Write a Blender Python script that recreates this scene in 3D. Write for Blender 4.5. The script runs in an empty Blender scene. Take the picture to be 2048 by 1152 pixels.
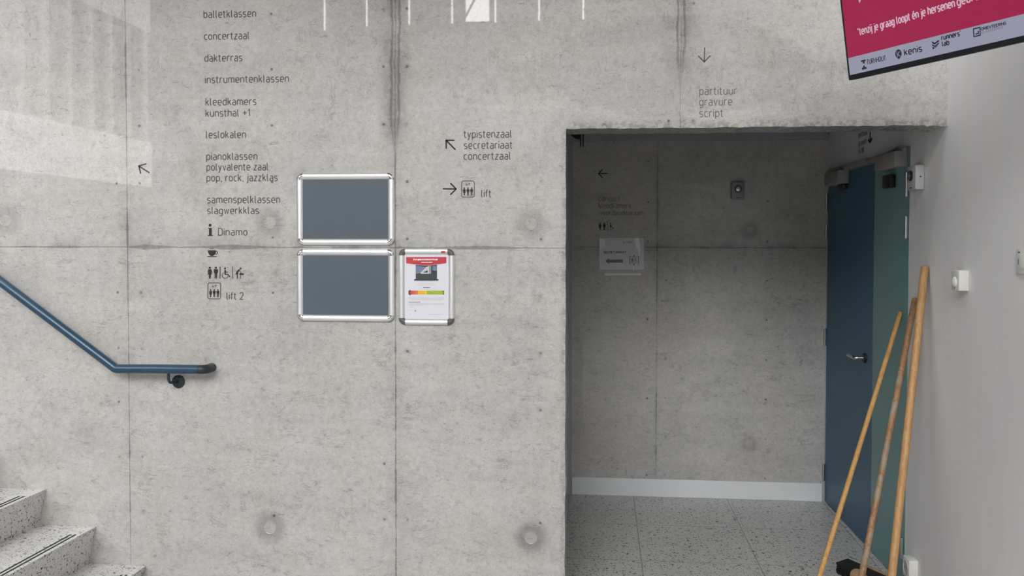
import bpy, bmesh, math, random
from mathutils import Vector as V

random.seed(7)
SC = bpy.context.scene
COL = SC.collection
PI = math.pi

# ------------------------------------------------------------------ camera, sky, light, exposure
CAM_H, FPX, YAW, PITCH, ROLL, PV = 1.6, 1845.164, 0.0976, -0.0288, 0.0018, 540.08
WD, BD = 3.9745, 5.864          # depth of the front wall and of the recess's back wall
_cy, _sy, _cp, _sp = math.cos(YAW), math.sin(YAW), math.cos(PITCH), math.sin(PITCH)
FWD = V((-_sy * _cp, _cy * _cp, _sp))
_r, _u = V((_cy, _sy, 0)), V((_cy, _sy, 0)).cross(FWD)
RGT = _r * math.cos(ROLL) + _u * math.sin(ROLL)
UPV = _u * math.cos(ROLL) - _r * math.sin(ROLL)
EYE = V((0, 0, CAM_H))
cd = bpy.data.cameras.new('camera')
cam = bpy.data.objects.new('camera', cd)
COL.objects.link(cam)
cd.sensor_width = 36
cd.lens = FPX / 2048 * 36
cd.shift_y = (PV - 576) / 2048
cd.clip_start = 0.05
from mathutils import Matrix
m3 = Matrix((RGT, UPV, -FWD)).transposed()
cam.matrix_world = Matrix.Translation(EYE) @ m3.to_4x4()
SC.camera = cam

SKY = 14.0
world = bpy.data.worlds.new('overcast_sky')
SC.world = world
world.use_nodes = True
bg = world.node_tree.nodes['Background']
# overcast sky, brightest around the hidden sun behind the viewer
_wt = world.node_tree
_tc = _wt.nodes.new('ShaderNodeTexCoord')
_dot = _wt.nodes.new('ShaderNodeVectorMath')
_dot.operation = 'DOT_PRODUCT'
_dot.inputs[1].default_value = V((-.10, -.87, .48)).normalized()
_wt.links.new(_tc.outputs['Generated'], _dot.inputs[0])
_mr = _wt.nodes.new('ShaderNodeMapRange')
_mr.interpolation_type = 'SMOOTHSTEP'
_mr.inputs[1].default_value, _mr.inputs[2].default_value = .55, .97
_mr.inputs[3].default_value, _mr.inputs[4].default_value = SKY * .34, SKY
_wt.links.new(_dot.outputs['Value'], _mr.inputs[0])
_wt.links.new(_mr.outputs[0], bg.inputs[1])
bg.inputs[0].default_value = (1.0, 0.995, 0.985, 1)
SC.view_settings.view_transform = 'Standard'
SC.view_settings.look = 'None'
SC.view_settings.gamma = 1
SC.view_settings.use_curve_mapping = False
SC.view_settings.exposure = -0.09


def portal(name, loc, normal, sx, sy):
    ld = bpy.data.lights.new(name, 'AREA')
    ld.shape = 'RECTANGLE'
    ld.size, ld.size_y = sx, sy
    ld.cycles.is_portal = True
    o = bpy.data.objects.new(name, ld)
    COL.objects.link(o)
    o.location = loc
    o.rotation_euler = V(normal).to_track_quat('-Z', 'Z' if abs(V(normal).z) < .9 else 'Y').to_euler()
    return o


REAR_Y, LEFT_X, CEIL_Z = -10.0, -6.0, 13.2
RW0, RW1, RWZ0, RWZ1 = -5.8, 1.4, 6.46, 12.9         # rear window
LW0, LW1, LWZ0, LWZ1 = -4.28, 0.6, 2.34, 5.4       # left window (along Y)
SKY_ = (-5.8, -2.2, -2.2, 2.6)                      # skylight over the stair
portal('portal_skylight', ((SKY_[0] + SKY_[1]) / 2, (SKY_[2] + SKY_[3]) / 2, CEIL_Z), (0, 0, -1), SKY_[1] - SKY_[0], SKY_[3] - SKY_[2])
portal('portal_rear', ((RW0 + RW1) / 2, REAR_Y, (RWZ0 + RWZ1) / 2), (0, 1, 0), RW1 - RW0, RWZ1 - RWZ0)
portal('portal_left', (LEFT_X - .05, (LW0 + LW1) / 2, (LWZ0 + LWZ1) / 2), (1, 0, 0), LW1 - LW0, LWZ1 - LWZ0)


# ------------------------------------------------------------------ helpers
def ray(x, y):
    return FWD + RGT * ((x - 1024) / FPX) - UPV * ((y - PV) / FPX)


class Frame:
    """a plane of the place: origin, right, up; n points into the room"""
    def __init__(s, o, u, v=(0, 0, 1)):
        s.o, s.u, s.v = V(o), V(u).normalized(), V(v).normalized()
        s.n = s.u.cross(s.v).normalized()

    def p(s, a, b, h=0.0):
        return s.o + s.u * a + s.v * b + s.n * h

    def at(s, x, y):
        d = ray(x, y)
        q = EYE + d * ((s.o - EYE).dot(s.n) / d.dot(s.n)) - s.o
        return q.dot(s.u), q.dot(s.v)


FRONT = Frame((0, WD, 0), (1, 0, 0))
BACK = Frame((0, BD, 0), (1, 0, 0))
RIGHT = Frame((1.413, WD, 0), (.016, -1, 0))
DOORS = Frame((1.400, 4.6445, 0), (.0158, -1, 0))


class Px:
    """local drawing frame on a plane in units of the photograph's pixels (y down)"""
    def __init__(s, fr, x, y, d=40):
        s.fr, s.x, s.y = fr, x, y
        a0, a1, a2 = fr.at(x, y), fr.at(x + d, y), fr.at(x, y + d)
        s.a0 = a0
        s.ex = ((a1[0] - a0[0]) / d, (a1[1] - a0[1]) / d)
        s.ey = ((a2[0] - a0[0]) / d, (a2[1] - a0[1]) / d)

    def __call__(s, x, y):
        dx, dy = x - s.x, y - s.y
        return (s.a0[0] + s.ex[0] * dx + s.ey[0] * dy, s.a0[1] + s.ex[1] * dx + s.ey[1] * dy)


def arcs(pts, r, n=6):
    """round the inner corners of a polyline"""
    out = [V(pts[0])]
    for i in range(1, len(pts) - 1):
        a, b, c = V(pts[i - 1]), V(pts[i]), V(pts[i + 1])
        rr = r[i] if isinstance(r, (list, tuple)) else r
        la, lc = (a - b).length, (c - b).length
        if rr <= 0 or la < 1e-6 or lc < 1e-6:
            out.append(b)
            continue
        da, dc = (a - b) / la, (c - b) / lc
        ang = math.acos(max(-1, min(1, da.dot(dc))))
        if ang > PI - .02:
            out.append(b)
            continue
        t = rr / math.tan(ang / 2)
        lim = min(la * (1 if i == 1 else .5), lc * (1 if i == len(pts) - 2 else .5))
        t = min(t, lim * .999)
        rr = t * math.tan(ang / 2)
        ctr = b + (da + dc).normalized() * (rr / math.sin(ang / 2))
        p0, p1 = b + da * t, b + dc * t
        v0, v1 = p0 - ctr, p1 - ctr
        for k in range(n + 1):
            f = k / n
            w = (v0 * (1 - f) + v1 * f)
            if w.length < 1e-9:
                continue
            out.append(ctr + w.normalized() * rr)
    out.append(V(pts[-1]))
    q = [out[0]]
    for p in out[1:]:
        if (p - q[-1]).length > 1e-6:
            q.append(p)
    return q


class MB:
    def __init__(s):
        s.bm = bmesh.new()

    def face(s, pts):
        vs = [s.bm.verts.new(p) for p in pts]
        return s.bm.faces.new(vs)

    def prism(s, fr, poly, h0, h1):
        """polygon (a,b) of a frame extruded from height h0 to h1"""
        bot = [s.bm.verts.new(fr.p(a, b, h0)) for a, b in poly]
        top = [s.bm.verts.new(fr.p(a, b, h1)) for a, b in poly]
        fs = [s.bm.faces.new(top), s.bm.faces.new(bot[::-1])]
        n = len(poly)
        for i in range(n):
            fs.append(s.bm.faces.new((bot[i], bot[(i + 1) % n], top[(i + 1) % n], top[i])))
        return fs

    def disc(s, fr, c, r, h0, h1, n=24, ry=None):
        s.prism(fr, [(c[0] + r * math.cos(2 * PI * k / n), c[1] + (ry or r) * math.sin(2 * PI * k / n)) for k in range(n)], h0, h1)

    def stroke(s, fr, pts, t, h0, h1, closed=False):
        pts = [V((p[0], p[1])) for p in pts]
        n = len(pts)
        L, R_ = [], []
        for i, p in enumerate(pts):
            a = pts[i - 1] if (i or closed) else None
            b = pts[(i + 1) % n] if (i < n - 1 or closed) else None
            d0 = (p - a).normalized() if a is not None else None
            d1 = (b - p).normalized() if b is not None else None
            d0 = d0 or d1
            d1 = d1 or d0
            m = (d0 + d1)
            m = m.normalized() if m.length > 1e-6 else d0
            nr = V((-m.y, m.x))
            c = max(.45, nr.dot(V((-d0.y, d0.x))))
            L.append(p + nr * (t / 2 / c))
            R_.append(p - nr * (t / 2 / c))
        f = lambda q, h: s.bm.verts.new(fr.p(q.x, q.y, h))
        lt, rt = [f(q, h1) for q in L], [f(q, h1) for q in R_]
        lb, rb = [f(q, h0) for q in L], [f(q, h0) for q in R_]
        F = s.bm.faces.new
        for i in range(n if closed else n - 1):
            j = (i + 1) % n
            F((rt[i], rt[j], lt[j], lt[i]))
            F((lb[i], lb[j], rb[j], rb[i]))
            F((rb[i], rb[j], rt[j], rt[i]))
            F((lt[i], lt[j], lb[j], lb[i]))
        if not closed:
            F((rb[0], rt[0], lt[0], lb[0]))
            F((rb[-1], lb[-1], lt[-1], rt[-1]))

    def box(s, lo, hi, bev=0, fr=None, seg=2):
        """axis box, or box in a frame's (a,b,h)"""
        P = (lambda a, b, c: fr.p(a, b, c)) if fr else (lambda a, b, c: V((a, b, c)))
        c = [s.bm.verts.new(P(x, y, z)) for z in (lo[2], hi[2]) for y in (lo[1], hi[1]) for x in (lo[0], hi[0])]
        q = [(0, 2, 3, 1), (4, 5, 7, 6), (0, 1, 5, 4), (1, 3, 7, 5), (3, 2, 6, 7), (2, 0, 4, 6)]
        fs = [s.bm.faces.new([c[i] for i in k]) for k in q]
        if bev:
            es = list({e for f in fs for e in f.edges})
            bmesh.ops.bevel(s.bm, geom=es, offset=bev, segments=seg, affect='EDGES', profile=.5, clamp_overlap=True)
        return fs

    def tube(s, pts, r, n=20, caps=True):
        pts = [V(p) for p in pts]
        rs = r if isinstance(r, (list, tuple)) else [r] * len(pts)
        rings = []
        x = None
        for i, p in enumerate(pts):
            d = (pts[min(i + 1, len(pts) - 1)] - pts[max(i - 1, 0)]).normalized()
            if x is None:
                x = d.orthogonal().normalized()
            x = (x - d * x.dot(d)).normalized()
            y = d.cross(x)
            rings.append([s.bm.verts.new(p + (x * math.cos(2 * PI * k / n) + y * math.sin(2 * PI * k / n)) * rs[i]) for k in range(n)])
        for a, b in zip(rings, rings[1:]):
            for k in range(n):
                s.bm.faces.new((a[k], a[(k + 1) % n], b[(k + 1) % n], b[k]))
        if caps:
            s.bm.faces.new(rings[0][::-1])
            s.bm.faces.new(rings[-1])

    def lathe(s, o, axis, prof, n=28):
        """profile of (distance along axis, radius)"""
        axis = V(axis).normalized()
        x = axis.orthogonal().normalized()
        y = axis.cross(x)
        rings = [[s.bm.verts.new(V(o) + axis * a + (x * math.cos(2 * PI * k / n) + y * math.sin(2 * PI * k / n)) * max(r, 1e-4)) for k in range(n)] for a, r in prof]
        for a, b in zip(rings, rings[1:]):
            for k in range(n):
                s.bm.faces.new((a[k], a[(k + 1) % n], b[(k + 1) % n], b[k]))
        s.bm.faces.new(rings[0][::-1])
        s.bm.faces.new(rings[-1])

    def build(s, name, mat, parent=None, smooth=None, world=False):
        bm = s.bm
        bmesh.ops.recalc_face_normals(bm, faces=bm.faces[:])
        bm.verts.ensure_lookup_table()
        lo = [min(v.co[i] for v in bm.verts) for i in range(3)]
        hi = [max(v.co[i] for v in bm.verts) for i in range(3)]
        if parent is not None:
            org = ORG[parent]
        elif world:
            org = V((0, 0, 0))
        else:
            org = V(((lo[0] + hi[0]) / 2, (lo[1] + hi[1]) / 2, lo[2]))
        bmesh.ops.translate(bm, verts=bm.verts[:], vec=-org)
        me = bpy.data.meshes.new(name)
        bm.to_mesh(me)
        bm.free()
        me.materials.append(mat)
        if smooth:
            for p in me.polygons:
                p.use_smooth = True
            me.set_sharp_from_angle(angle=math.radians(smooth))
        o = bpy.data.objects.new(name, me)
        COL.objects.link(o)
        if parent is not None:
            o.parent = parent
        else:
            o.location = org
        ORG[o] = org
        return o


ORG = {}


def tag(o, label=None, cat=None, group=None, kind=None):
    for k, v in (('label', label), ('category', cat), ('group', group), ('kind', kind)):
        if v:
            o[k] = v
    return o


def thing(name, loc, label=None, cat=None, group=None, kind=None):
    o = bpy.data.objects.new(name, None)
    COL.objects.link(o)
    o.empty_display_size = .05
    o.location = loc
    ORG[o] = V(loc)
    return tag(o, label, cat, group, kind)


# ------------------------------------------------------------------ materials
class NT:
    def __init__(s, name):
        s.mat = bpy.data.materials.new(name)
        s.mat.use_nodes = True
        s.t = s.mat.node_tree
        s.b = s.t.nodes['Principled BSDF']

    def n(s, kind, **kw):
        o = s.t.nodes.new(kind)
        for k, v in kw.items():
            setattr(o, k, v)
        return o

    def put(s, sock, v):
        if hasattr(v, 'is_output'):
            s.t.links.new(v, sock)
        elif isinstance(v, (tuple, list)) and len(v) == 3 and sock.type == 'RGBA':
            sock.default_value = (*v, 1)
        else:
            sock.default_value = v

    def m(s, op, a, b=None, c=None, clamp=False):
        o = s.n('ShaderNodeMath', operation=op, use_clamp=clamp)
        for i, v in enumerate((a, b, c)):
            if v is not None:
                s.put(o.inputs[i], v)
        return o.outputs[0]

    def sm(s, x, a, b):
        """smooth step from 0 at a to 1 at b"""
        o = s.n('ShaderNodeMapRange', interpolation_type='SMOOTHSTEP')
        s.put(o.inputs[0], x)
        rev = a > b
        o.inputs[1].default_value, o.inputs[2].default_value = (b, a) if rev else (a, b)
        o.inputs[3].default_value, o.inputs[4].default_value = (1, 0) if rev else (0, 1)
        return o.outputs[0]

    def noise(s, vec, scale, detail=4, rough=.55, dist=0.0):
        o = s.n('ShaderNodeTexNoise')
        s.put(o.inputs['Vector'], vec)
        o.inputs['Scale'].default_value = scale
        o.inputs['Detail'].default_value = detail
        o.inputs['Roughness'].default_value = rough
        o.inputs['Distortion'].default_value = dist
        return o.outputs[0]

    def voro(s, vec, scale, rnd=1.0):
        o = s.n('ShaderNodeTexVoronoi')
        s.put(o.inputs['Vector'], vec)
        o.inputs['Scale'].default_value = scale
        o.inputs['Randomness'].default_value = rnd
        sp = s.n('ShaderNodeSeparateColor')
        s.t.links.new(o.outputs['Color'], sp.inputs[0])
        return o.outputs['Distance'], sp.outputs[0], sp.outputs[1]

    def mix(s, f, a, b, mode='MIX'):
        o = s.n('ShaderNodeMix', data_type='RGBA', blend_type=mode)
        s.put(o.inputs[0], f)
        s.put(o.inputs[6], a)
        s.put(o.inputs[7], b)
        return o.outputs[2]

    def comb(s, x, y, z):
        o = s.n('ShaderNodeCombineXYZ')
        for i, v in enumerate((x, y, z)):
            s.put(o.inputs[i], v)
        return o.outputs[0]

    def pos(s):
        g = s.n('ShaderNodeNewGeometry')
        sp = s.n('ShaderNodeSeparateXYZ')
        s.t.links.new(g.outputs['Position'], sp.inputs[0])
        return g.outputs['Position'], sp.outputs[0], sp.outputs[1], sp.outputs[2]

    def set(s, **kw):
        for k, v in kw.items():
            s.put(s.b.inputs[k.replace('_', ' ')], v)

    def bump(s, h, strength, dist):
        o = s.n('ShaderNodeBump')
        o.inputs['Strength'].default_value = strength
        o.inputs['Distance'].default_value = dist
        s.put(o.inputs['Height'], h)
        s.t.links.new(o.outputs[0], s.b.inputs['Normal'])


def plain(name, col, rough=.5, metal=0, var=.06, scale=30, **kw):
    t = NT(name)
    p, x, y, z = t.pos()
    n = t.noise(p, scale, 4)
    f = t.m('MULTIPLY_ADD', n, 2 * var, 1 - var)
    t.set(Base_Color=t.mix(1.0, col, t.comb(f, f, f), 'MULTIPLY'), Roughness=rough, Metallic=metal, **kw)
    return t.mat


def emit(name, col, strength, rough=.25):
    t = NT(name)
    t.set(Base_Color=(.01, .01, .01), Roughness=rough, Emission_Color=col, Emission_Strength=strength, Specular_IOR_Level=.25)
    return t.mat


def concrete(name, jv, jh, nails=(), plugs=(), base=.47, coat=.9, marks=(), edges=(), wide=(), blot=(), pitband=()):
    """cast concrete with formwork joints; jv: (x, width, halo, rough_from_z or None); jh: (z, width, halo)"""
    t = NT(name)
    p, x, y, z = t.pos()
    q = t.comb(x, t.m('MULTIPLY', y, .6), z)
    n1 = t.noise(q, 1.3, 5, .6)
    n2 = t.noise(q, 6, 6, .62, .3)
    n3 = t.noise(q, 45, 5, .65)
    qs = t.comb(t.m('MULTIPLY', x, .35), y, t.m('MULTIPLY', z, 2.4))
    n4 = t.noise(qs, 3.2, 5, .6, .5)
    qv = t.comb(t.m('MULTIPLY', x, 3), y, t.m('MULTIPLY', z, .4))
    n5 = t.noise(qv, 5, 4, .6)
    val = t.m('MULTIPLY_ADD', t.m('SUBTRACT', n1, .5), .16, base)
    val = t.m('MULTIPLY_ADD', t.m('SUBTRACT', n2, .5), .10, val)
    val = t.m('MULTIPLY_ADD', t.m('SUBTRACT', n3, .5), .22, val)
    val = t.m('MULTIPLY_ADD', t.m('SUBTRACT', t.noise(q, 150, 4, .7), .5), .22, val)
    val = t.m('MULTIPLY_ADD', t.m('SUBTRACT', n4, .5), .16, val)
    val = t.m('MULTIPLY_ADD', t.m('SUBTRACT', n5, .5), .05, val)
    dark = 1.0
    mul = lambda a, b: t.m('MULTIPLY', a, b) if not (isinstance(a, float) and a == 1.0) else b
    inv = lambda m, k: t.m('MULTIPLY_ADD', m, -k, 1.0)      # 1 - k*m
    # cloudy stains with ragged edges
    n6 = t.noise(q, 2.3, 8, .68, .6)
    dark = mul(dark, inv(t.sm(n6, .53, .72), .12))
    n7 = t.noise(q, 14, 6, .7, .8)
    dark = mul(dark, inv(t.m('MULTIPLY', t.sm(n7, .55, .68), t.sm(n6, .42, .60)), .12))
    # fine scratches and specks
    n8 = t.noise(t.comb(t.m('MULTIPLY', x, .35), y, z), 70, 4, .7, 1.5)
    dark = mul(dark, inv(t.sm(n8, .58, .70), .34))
    # thin wisps of cement skin, mostly level low down and upright higher up
    for sx, sz_, sc_, zlo, zhi, amt in ((.30, 1.0, 13, 2.05, 1.55, .25), (1.0, .28, 16, 1.6, 2.3, .21), (.55, .8, 26, -2, -1, .21), (.8, .8, 60, -2, -1, .25)):
        nw = t.noise(t.comb(t.m('MULTIPLY', x, sx), y, t.m('MULTIPLY', z, sz_)), sc_, 6, .68, 1.1)
        line = t.sm(t.m('ABSOLUTE', t.m('SUBTRACT', nw, .5)), .022, .004)
        gate = t.m('MULTIPLY', t.sm(t.noise(q, sc_ * .8, 3), .50, .64), t.sm(z, zlo, zhi))
        dark = mul(dark, inv(t.m('MULTIPLY', line, gate), amt))
    for (bx0, bx1, bz, bh) in pitband:
        d4, r4, g4 = t.voro(q, 42)
        msk = t.m('MULTIPLY', t.m('MULTIPLY', t.sm(x, bx0, bx0 + .1), t.sm(x, bx1, bx1 - .1)),
                  t.sm(t.m('ABSOLUTE', t.m('SUBTRACT', z, t.m('MULTIPLY_ADD', x, .05, bz))), bh, bh * .3))
        b4 = t.m('MULTIPLY', t.sm(t.m('DIVIDE', d4, t.m('MULTIPLY_ADD', g4, .16, .05)), 1.2, .7), t.m('GREATER_THAN', t.m('MULTIPLY', r4, msk), .50))
        dark = mul(dark, inv(b4, .50))
    # air holes
    d1, r1, g1 = t.voro(q, 11)
    pit = t.m('MULTIPLY', t.sm(t.m('DIVIDE', d1, t.m('MULTIPLY_ADD', g1, .035, .012)), 1.15, .75), t.m('GREATER_THAN', r1, .62))
    d2, r2, g2 = t.voro(q, 38)
    pit2 = t.m('MULTIPLY', t.sm(t.m('DIVIDE', d2, t.m('MULTIPLY_ADD', g2, .07, .03)), 1.2, .7),
               t.m('MULTIPLY', t.m('GREATER_THAN', r2, .72), t.sm(n6, .40, .58)))
    pit = t.m('MAXIMUM', pit, t.m('MULTIPLY', pit2, .75))
    w1 = t.m('MULTIPLY_ADD', t.m('SUBTRACT', n2, .5), .010, 0)
    w2 = t.m('MULTIPLY_ADD', t.m('SUBTRACT', t.noise(q, 20, 4, .7), .5), .006, w1)
    groove = None
    # nail holes of the formwork boards
    if nails:
        dx = None
        for xi in nails:
            a = t.m('ABSOLUTE', t.m('SUBTRACT', x, xi))
            dx = a if dx is None else t.m('MINIMUM', dx, a)
        jz = t.m('MULTIPLY_ADD', t.m('SUBTRACT', n1, .5), .05, z)
        fz = t.m('MULTIPLY', t.m('ABSOLUTE', t.m('SUBTRACT', t.m('FRACT', t.m('DIVIDE', t.m('ADD', jz, 4.963), .2485)), .5)), .2485)
        dn = t.m('SQRT', t.m('ADD', t.m('MULTIPLY', dx, dx), t.m('MULTIPLY', fz, fz)))
        dn = t.m('MULTIPLY_ADD', t.m('SUBTRACT', n3, .5), .004, dn)
        pit = t.m('MAXIMUM', pit, t.m('MULTIPLY', t.sm(dn, .0075, .004), t.m('MULTIPLY_ADD', t.sm(t.noise(q, 5.3, 2), .40, .56), .85, .15)))
        dark = mul(dark, inv(t.m('MULTIPLY', t.sm(dn, .022, .004), t.sm(n2, .45, .6)), .16))
    along_v = t.noise(t.comb(t.m('MULTIPLY', x, .5), 0.0, z), 4.5, 5, .65)
    along_h = t.noise(t.comb(x, 0.0, t.m('MULTIPLY', z, .5)), 3.5, 5, .65)
    for (xi, w, halo, rz) in jv:
        amp = t.m('MULTIPLY', w2, 1.0 if rz is None else t.m('MULTIPLY_ADD', t.sm(z, rz, rz + .35), 2.0, .55)) if rz is not None else t.m('MULTIPLY', w2, .35)
        d = t.m('ABSOLUTE', t.m('ADD', t.m('SUBTRACT', x, xi), amp))
        ww = t.m('MULTIPLY_ADD', t.sm(along_v, .42, .70), 1.9 * w, w * .45)
        g = t.m('SUBTRACT', 1.0, t.sm(t.m('DIVIDE', d, ww), .5, 1.5))
        if rz is not None:
            up = t.sm(z, rz, rz + .3)
            d3 = t.m('ABSOLUTE', t.m('SUBTRACT', d, t.m('MULTIPLY', up, t.m('MULTIPLY_ADD', along_v, .030, .001))))
            g2_ = t.m('MULTIPLY', t.m('SUBTRACT', 1.0, t.sm(t.m('DIVIDE', d3, t.m('MULTIPLY_ADD', along_v, .006, .0012)), .5, 1.6)), up)
            g = t.m('MAXIMUM', t.m('MULTIPLY', g, inv(up, .5)), t.m('MULTIPLY', g2_, .75))
            dark = mul(dark, inv(t.m('MULTIPLY', up, t.m('MULTIPLY', t.sm(d, .10, .004), t.sm(n2, .30, .55))), .36))
        groove = g if groove is None else t.m('MAXIMUM', groove, g)
        dark = mul(dark, inv(t.m('MULTIPLY', t.sm(d, halo, .002), t.sm(along_v, .40, .66)), .20))
    for (zi, w, halo) in jh:
        d = t.m('ABSOLUTE', t.m('ADD', t.m('SUBTRACT', z, zi), t.m('MULTIPLY', w2, .5)))
        ww = t.m('MULTIPLY_ADD', t.sm(along_h, .42, .72), 1.6 * w, w * .5)
        for (a, b, k) in wide:
            bump_ = t.m('MULTIPLY', t.sm(x, a - .02, a + .1), t.sm(x, b, b - .18))
            ww = t.m('MULTIPLY_ADD', bump_, k, ww)
        g = t.m('SUBTRACT', 1.0, t.sm(t.m('DIVIDE', d, ww), .6, 1.4))
        groove = t.m('MULTIPLY', g, .8) if groove is None else t.m('MAXIMUM', groove, t.m('MULTIPLY', g, .8))
        up = t.sm(t.m('SUBTRACT', z, zi), -.01, .01)
        dark = mul(dark, inv(t.m('MULTIPLY', t.m('MULTIPLY', t.sm(d, halo, .002), t.sm(along_h, .40, .66)), t.m('MULTIPLY_ADD', up, .7, .3)), .26))
    for (px_, pz_, rr, ha) in plugs:
        dx, dz = t.m('SUBTRACT', x, px_), t.m('SUBTRACT', z, pz_)
        d = t.m('SQRT', t.m('ADD', t.m('MULTIPLY', dx, dx), t.m('MULTIPLY', dz, dz)))
        dw = t.m('MULTIPLY_ADD', t.m('SUBTRACT', n7, .5), .05, d)
        dark = mul(dark, inv(t.m('MULTIPLY', t.sm(dw, rr * 3.1, rr * 1.1), t.m('MULTIPLY_ADD', t.sm(d, rr * .75, rr), .5, .5)), ha))
    for (ax, az, rx, rz_, k) in blot:
        dx, dz = t.m('DIVIDE', t.m('SUBTRACT', x, ax), rx), t.m('DIVIDE', t.m('SUBTRACT', z, az), rz_)
        d = t.m('SQRT', t.m('ADD', t.m('MULTIPLY', dx, dx), t.m('MULTIPLY', dz, dz)))
        dark = mul(dark, inv(t.sm(t.m('MULTIPLY_ADD', t.m('SUBTRACT', n2, .5), .22, d), 1.03, .97), k))
    for (axis, e, lo, hi, wid, k) in edges:                   # chipped, stained arrises
        c, o_ = (x, z) if axis == 'x' else (z, x)
        d = t.m('ABSOLUTE', t.m('SUBTRACT', c, e))
        dw = t.m('MULTIPLY_ADD', t.m('SUBTRACT', n7, .5), wid * 1.6, d)
        msk = t.m('MULTIPLY', t.sm(dw, wid, wid * .1), t.m('MULTIPLY', t.sm(o_, lo - .02, lo + .02), t.sm(o_, hi + .02, hi - .02)))
        dark = mul(dark, inv(t.m('MULTIPLY', msk, t.sm(n3, .40, .60)), k))
    dark = mul(dark, inv(pit, .62))
    if groove is not None:
        dark = mul(dark, inv(groove, .50))
    val = t.m('MULTIPLY', val, dark)
    tint = t.sm(t.noise(q, 2.1, 4), .38, .62)
    col = t.mix(tint, (1.0, .97, .925), (.985, .972, .95))
    t.set(Base_Color=t.mix(1.0, col, t.comb(val, val, val), 'MULTIPLY'), Roughness=.55, Specular_IOR_Level=.3)
    if coat:
        t.set(Coat_Weight=coat, Coat_Roughness=.015)
    hgt = t.m('MULTIPLY_ADD', n3, .25, t.m('MULTIPLY_ADD', pit, -1.0, t.m('MULTIPLY', n7, .25)))
    if groove is not None:
        hgt = t.m('MULTIPLY_ADD', groove, -1.2, hgt)
    t.bump(hgt, .5, .0035)
    return t.mat


def terrazzo(name, seams_x=(), seams_y=(), base=.50, fine=1.15):
    t = NT(name)
    p, x, y, z = t.pos()
    w = t.n('ShaderNodeTexNoise')
    t.put(w.inputs['Vector'], p)
    w.inputs['Scale'].default_value = 55
    off = t.n('ShaderNodeVectorMath', operation='MULTIPLY_ADD')
    t.t.links.new(w.outputs['Color'], off.inputs[0])
    off.inputs[1].default_value = (.022, .016, .022)
    t.t.links.new(p, off.inputs[2])
    q = off.outputs[0]
    n1 = t.noise(p, 3, 4)
    n2 = t.noise(p, 120, 3)
    col = t.mix(n2, (base * .80,) * 3, (base * 1.15, base * 1.14, base * 1.10))
    for (sc, thr, c, r0, r1) in ((64, .66, (.045, .047, .045), .40, .30), (40, .87, (.03, .032, .035), .36, .31),
                                 (95, .62, (.13, .13, .125), .42, .30), (50, .84, (.62, .62, .60), .40, .35), (80, .86, (.22, .19, .17), .40, .34)):
        d, r, g = t.voro(q, sc * fine)
        msk = t.m('MULTIPLY', t.sm(t.m('DIVIDE', d, t.m('MULTIPLY_ADD', g, .7, .5)), r0, r1), t.m('GREATER_THAN', r, thr))
        col = t.mix(msk, col, c)
    for s, c in [(v, x) for v in seams_x] + [(v, y) for v in seams_y]:
        msk = t.sm(t.m('ABSOLUTE', t.m('SUBTRACT', c, s)), .0035, .0015)
        col = t.mix(t.m('MULTIPLY', msk, .75), col, (.12, .12, .12))
    f = t.m('MULTIPLY_ADD', n1, .2, .9)
    t.set(Base_Color=t.mix(1.0, col, t.comb(f, f, f), 'MULTIPLY'), Roughness=.38)
    return t.mat


def wood(name, a, b, worn=None):
    t = NT(name)
    p, x, y, z = t.pos()
    q = t.comb(t.m('MULTIPLY', x, 9), t.m('MULTIPLY', y, 9), t.m('MULTIPLY', z, .9))
    n = t.noise(q, 7, 5, .6, 1.2)
    n2 = t.noise(q, 26, 4, .7)
    f = t.m('ADD', t.m('MULTIPLY', t.sm(n, .36, .64), .75), t.m('MULTIPLY', n2, .3), clamp=True)
    col = t.mix(f, a, b)
    if worn:
        pn = t.noise(p, 9, 6, .7, .5)
        col = t.mix(t.m('MULTIPLY', t.sm(pn, .46, .62), .8), col, worn)
    t.set(Base_Color=col, Roughness=.55)
    t.bump(n2, .15, .001)
    return t.mat


def painted(name, col):
    t = NT(name)
    p, x, y, z = t.pos()
    n1 = t.noise(p, 1.4, 5, .6)
    n2 = t.noise(p, 90, 3, .6)
    qv = t.comb(x, t.m('MULTIPLY', y, 3), t.m('MULTIPLY', z, .5))
    n3 = t.noise(qv, 4, 5, .65, .5)
    f = t.m('MULTIPLY_ADD', t.m('SUBTRACT', n1, .5), .10, 1)
    f = t.m('MULTIPLY_ADD', t.m('SUBTRACT', n3, .5), .12, f)
    sc = t.noise(t.comb(x, t.m('MULTIPLY', y, .5), z), 24, 6, .75, 1.0)
    f = t.m('MULTIPLY', f, t.m('MULTIPLY_ADD', t.sm(sc, .66, .78), -.12, 1.0))
    tint = t.mix(t.sm(n3, .35, .65), (1, 1, 1.03), (1.01, 1.01, .98))
    t.set(Base_Color=t.mix(1.0, t.mix(1.0, col, tint, 'MULTIPLY'), t.comb(f, f, f), 'MULTIPLY'), Roughness=.6)
    t.bump(n2, .12, .001)
    return t.mat


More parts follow.
